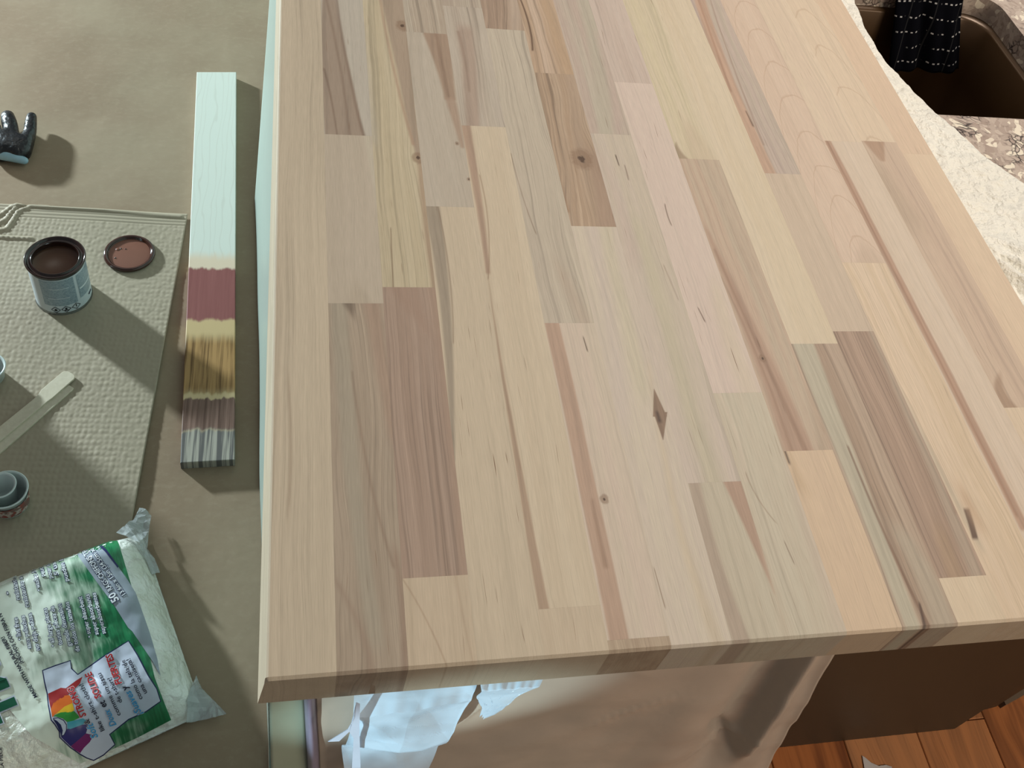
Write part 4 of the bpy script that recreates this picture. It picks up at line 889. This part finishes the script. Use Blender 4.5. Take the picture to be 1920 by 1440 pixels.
stv = gp.noise(gp.vec(gp.math('MULTIPLY', gp.math('ADD', gp.math('MULTIPLY', q[0], dv.x), gp.math('MULTIPLY', q[1], dv.y)), 26), gp.math('MULTIPLY', dist, 150), 0), 1, 3, 0.6)
blob = gp.noise(gp._c, 17, 2)
kf = gp.smooth(gp.math('ADD', dist, gp.math('MULTIPLY', gp.math('SUBTRACT', gp.math('ADD', gp.math('MULTIPLY', stv, 0.5), blob), 0.75), 0.20)), 0.035, 0.13)
g2 = gp.mix(gp.smooth(stv, 0.4, 0.62), rgb(16, 98, 60), rgb(30, 124, 78))
gp.fin(gp.mix(kf, g2, rgb(212, 222, 208)), 0.3, 0.5)
on_bag('printed_panel', [[(-8, 1082), (60, 1052), (120, 1032), (215, 997), (226, 1030), (250, 1110), (272, 1190), (290, 1270), (305, 1310), (321, 1350), (260, 1382), (196, 1412), (150, 1432), (60, 1380), (-8, 1300)]], gp.m, 0.0006)
navy = plain('navy_ink', rgb(26, 34, 84), 0.35, 0.4); wt = plain('white_ink', rgb(214, 220, 224), 0.35, 0.4); red = plain('red_ink', rgb(178, 30, 40), 0.35, 0.4)
cyn = plain('cyan_ink', rgb(60, 150, 205), 0.35, 0.4); blk = plain('near_black_ink', rgb(30, 32, 50), 0.35, 0.4); dgr = plain('dark_green_ink', rgb(14, 84, 60), 0.35, 0.4)
lil = plain('lilac_white_ink', rgb(196, 204, 220), 0.35, 0.4); sil = plain('silver_grey_ink', rgb(150, 160, 172), 0.35, 0.4)
on_bag('grey_band', [[c1(710, 250), c1(800, 205), c1(960, 168), c1(1100, 300), c1(1230, 460), c1(1330, 600), c1(1410, 730), c2(1225, 40), c2(1300, 300), c2(1335, 485), c2(1250, 330), c2(1040, 20), c1(1330, 1090), c1(1180, 850), c1(1000, 610), c1(800, 330)]], sil, 0.0011)
on_bag('navy_stripe', [[c1(925, 165), c1(985, 158), c1(1110, 285), c1(1232, 455), c1(1222, 468), c1(1090, 300), c1(960, 178)]], navy, 0.0016)
shirt = [(115, 430), (250, 380), (395, 330), (405, 410), (475, 475), (600, 390), (740, 290), (1000, 125), (1090, 270), (1200, 480), (1290, 620), (1330, 745), (1180, 850), (1000, 930), (900, 1010), (800, 1090), (855, 1195), (740, 1300), (640, 1355), (570, 1330), (500, 1290), (400, 1220), (295, 1120), (290, 1060), (240, 980), (205, 940), (175, 780), (165, 670), (135, 540)]
def grow(poly, d):
    cx_ = sum(p[0] for p in poly) / len(poly); n = len(poly); out = []
    ar = sum(poly[i][0] * poly[(i + 1) % n][1] - poly[(i + 1) % n][0] * poly[i][1] for i in range(n)); sg = 1 if ar > 0 else -1
    for i in range(n):
        a, b, c_ = poly[i - 1], poly[i], poly[(i + 1) % n]
        n1 = (b[1] - a[1], a[0] - b[0]); n2 = (c_[1] - b[1], b[0] - c_[0])
        l1 = math.hypot(*n1) or 1; l2 = math.hypot(*n2) or 1
        nx_ = n1[0] / l1 + n2[0] / l2; ny_ = n1[1] / l1 + n2[1] / l2; l = math.hypot(nx_, ny_) or 1
        out.append((b[0] + sg * nx_ / l * d, b[1] + sg * ny_ / l * d))
    return out
on_bag('shirt_outline', [[c2(*p) for p in grow(shirt, 12)]], navy, 0.0012)
on_bag('shirt_picture', [[c2(*p) for p in shirt]], lil, 0.0018)
RB = [((150, 34, 36), [(166, 668), (300, 606), (350, 612), (460, 530), (525, 490), (500, 560), (400, 660), (300, 720), (220, 770), (196, 830), (180, 760)]),
      ((214, 104, 34), [(220, 765), (330, 690), (390, 680), (430, 760), (340, 800), (240, 880), (210, 915), (196, 830)]),
      ((222, 178, 40), [(340, 800), (420, 765), (440, 840), (400, 862), (300, 862), (236, 886)]),
      ((54, 146, 58), [(225, 900), (300, 862), (440, 850), (500, 915), (430, 948), (365, 962), (320, 925)]),
      ((70, 160, 180), [(365, 962), (440, 946), (530, 925), (590, 960), (520, 990), (400, 1035), (368, 1030)]),
      ((44, 40, 108), [(368, 1032), (400, 1034), (520, 990), (590, 985), (560, 1080), (480, 1150), (400, 1215), (300, 1118), (345, 1090)]),
      ((116, 32, 100), [(402, 1216), (480, 1150), (560, 1080), (640, 1100), (600, 1170), (540, 1230), (500, 1286), (450, 1255)])]
for col_, pl in RB: on_bag('rainbow_patch', [[c2(*p) for p in pl]], plain('rainbow_ink', rgb(*col_), 0.35, 0.4), 0.0022)
on_bag('shirt_collar', [[c2(*p) for p in [(215, 925), (270, 915), (330, 940), (362, 990), (360, 1050), (335, 1100), (305, 1118), (296, 1075), (255, 990)]]], navy, 0.0026)
on_bag('shirt_collar', [[c2(*p) for p in [(225, 930), (270, 922), (325, 948), (354, 995), (352, 1048), (330, 1094), (312, 1100), (320, 1050), (300, 990), (260, 950)]]], lil, 0.0030)
ow = (wt, 0.02)
letter('STRONG', c2(565, 895), c2(428, 590), 13, red, 0.0030, 0.03, (wt, 0.035))
letter('Soft', c2(690, 1120), c2(630, 975), 14, cyn, 0.0030, 0.02, (wt, 0.03), shear=0.2)
letter('&', c2(606, 975), c2(590, 930), 11, blk, 0.0030, 0.02, (wt, 0.03))
letter('like t-shirt cloth!', c2(758, 1050), c2(528, 560), 9, blk, 0.0030, 0.012)
letter('SOLIDE', c2(722, 700), c2(612, 440), 13, red, 0.0030, 0.03, (wt, 0.035))
letter('Doux', c2(880, 995), c2(805, 830), 13, cyn, 0.0030, 0.02, (wt, 0.03), shear=0.2)
letter('et', c2(780, 800), c2(752, 735), 13, blk, 0.0030, 0.02)
letter('comme un tissu', c2(925, 890), c2(715, 450), 9, blk, 0.0030, 0.012)
letter('de t-shirt!', c2(940, 755), c2(822, 495), 9, blk, 0.0030, 0.012)
letter('¡Suaves', c2(1148, 880), c2(1022, 635), 13, cyn, 0.0030, 0.02, (wt, 0.03), shear=0.2)
letter('y', c2(1000, 620), c2(980, 580), 12, blk, 0.0030, 0.02)
letter('FUERTES', c2(935, 560), c2(826, 250), 13, red, 0.0030, 0.03, (wt, 0.035))
letter('como la tela de', c2(1152, 720), c2(962, 315), 9, blk, 0.0030, 0.012)
letter('una camiseta!', c2(1200, 660), c2(1018, 300), 9, blk, 0.0030, 0.012)
letter('50', c1(1238, 800), c1(1185, 715), 15, wt, 0.0020, 0.03, (navy, 0.05))
letter('RAGS CHIFFONS TRA', c1(1172, 690), c1(870, 235), 10.5, wt, 0.0020, 0.02, (navy, 0.06))
letter('13.6in x 15in (34.5cm x 38', c1(1310, 745), c1(925, 205), 9, wt, 0.0020, 0.02, (navy, 0.07))
for body, a, b in (('• super absorbent', (950, 1190), (850, 765)), ('super absorbants', (1025, 1160), (925, 740)), ('superabsorbentes', (1100, 1150), (992, 725)),
                   ('• all large pieces', (572, 1285), (487, 885)), ('toutes pièces de', (650, 1265), (560, 865)), ('grande dimension', (742, 1278), (635, 840)), ('de todos los tamaños', (828, 1335), (712, 820)),
                   ('• lint free', (225, 1218), (180, 985)), ('sans peluches', (326, 1305), (255, 962)), ('no deja pelusa', (415, 1325), (326, 938)),
                   ('resistant aux', (208, 800), (150, 490)), ('resistentes a los', (302, 872), (212, 470)), ('•', (104, 745), (98, 715)),
                   ('• washes 50+ t', (425, 705), (352, 405)), ('peut êtr', (468, 555), (428, 385)), ('pour nett', (548, 575), (492, 350)), ('5 usos', (612, 540), (556, 330)), ('pueden lava', (716, 605), (632, 292))):
    letter(body, c1(*a), c1(*b), 8.6, wt, 0.0020, 0.016, (navy, 0.075))
letter('MADE WITH NATURAL FIBER!', c3(392, 700), c3(42, 72), 7.5, blk, 0.0020, 0.03)
letter('¡HECHOS CON FIBRA N', c3(244, 350), c1(15, 940), 7.5, blk, 0.0020, 0.03)
letter('TM', c3(205, 880), c3(-40, 300), 46, dgr, 0.0020, 0.045, (lil, 0.03))
letter('LA PIÈCE', c3(42, 1450), c3(18, 1225), 6.5, blk, 0.0020, 0.02)

# ------------------------------------------------------------------ scrap on the floorboards
sc_ = [(1617, 1417), (1622, 1420), (1634, 1430), (1648, 1436), (1662, 1434), (1672, 1438), (1668, 1462), (1640, 1470), (1622, 1448)]
bm = prism([(at(x, y, FLOOR + 0.002).x, at(x, y, FLOOR + 0.002).y) for x, y in sc_], FLOOR + 0.0006, FLOOR + 0.0014)
for v in bm.verts: v.co.z += 0.004 * abs(fbm(v.co.x * 40, v.co.y * 40))
tag(from_bm('paper_scrap', bm, plain('white_scrap', rgb(206, 196, 190), 0.6)), 'torn white scrap lying on the orange brown floorboards', 'scrap')
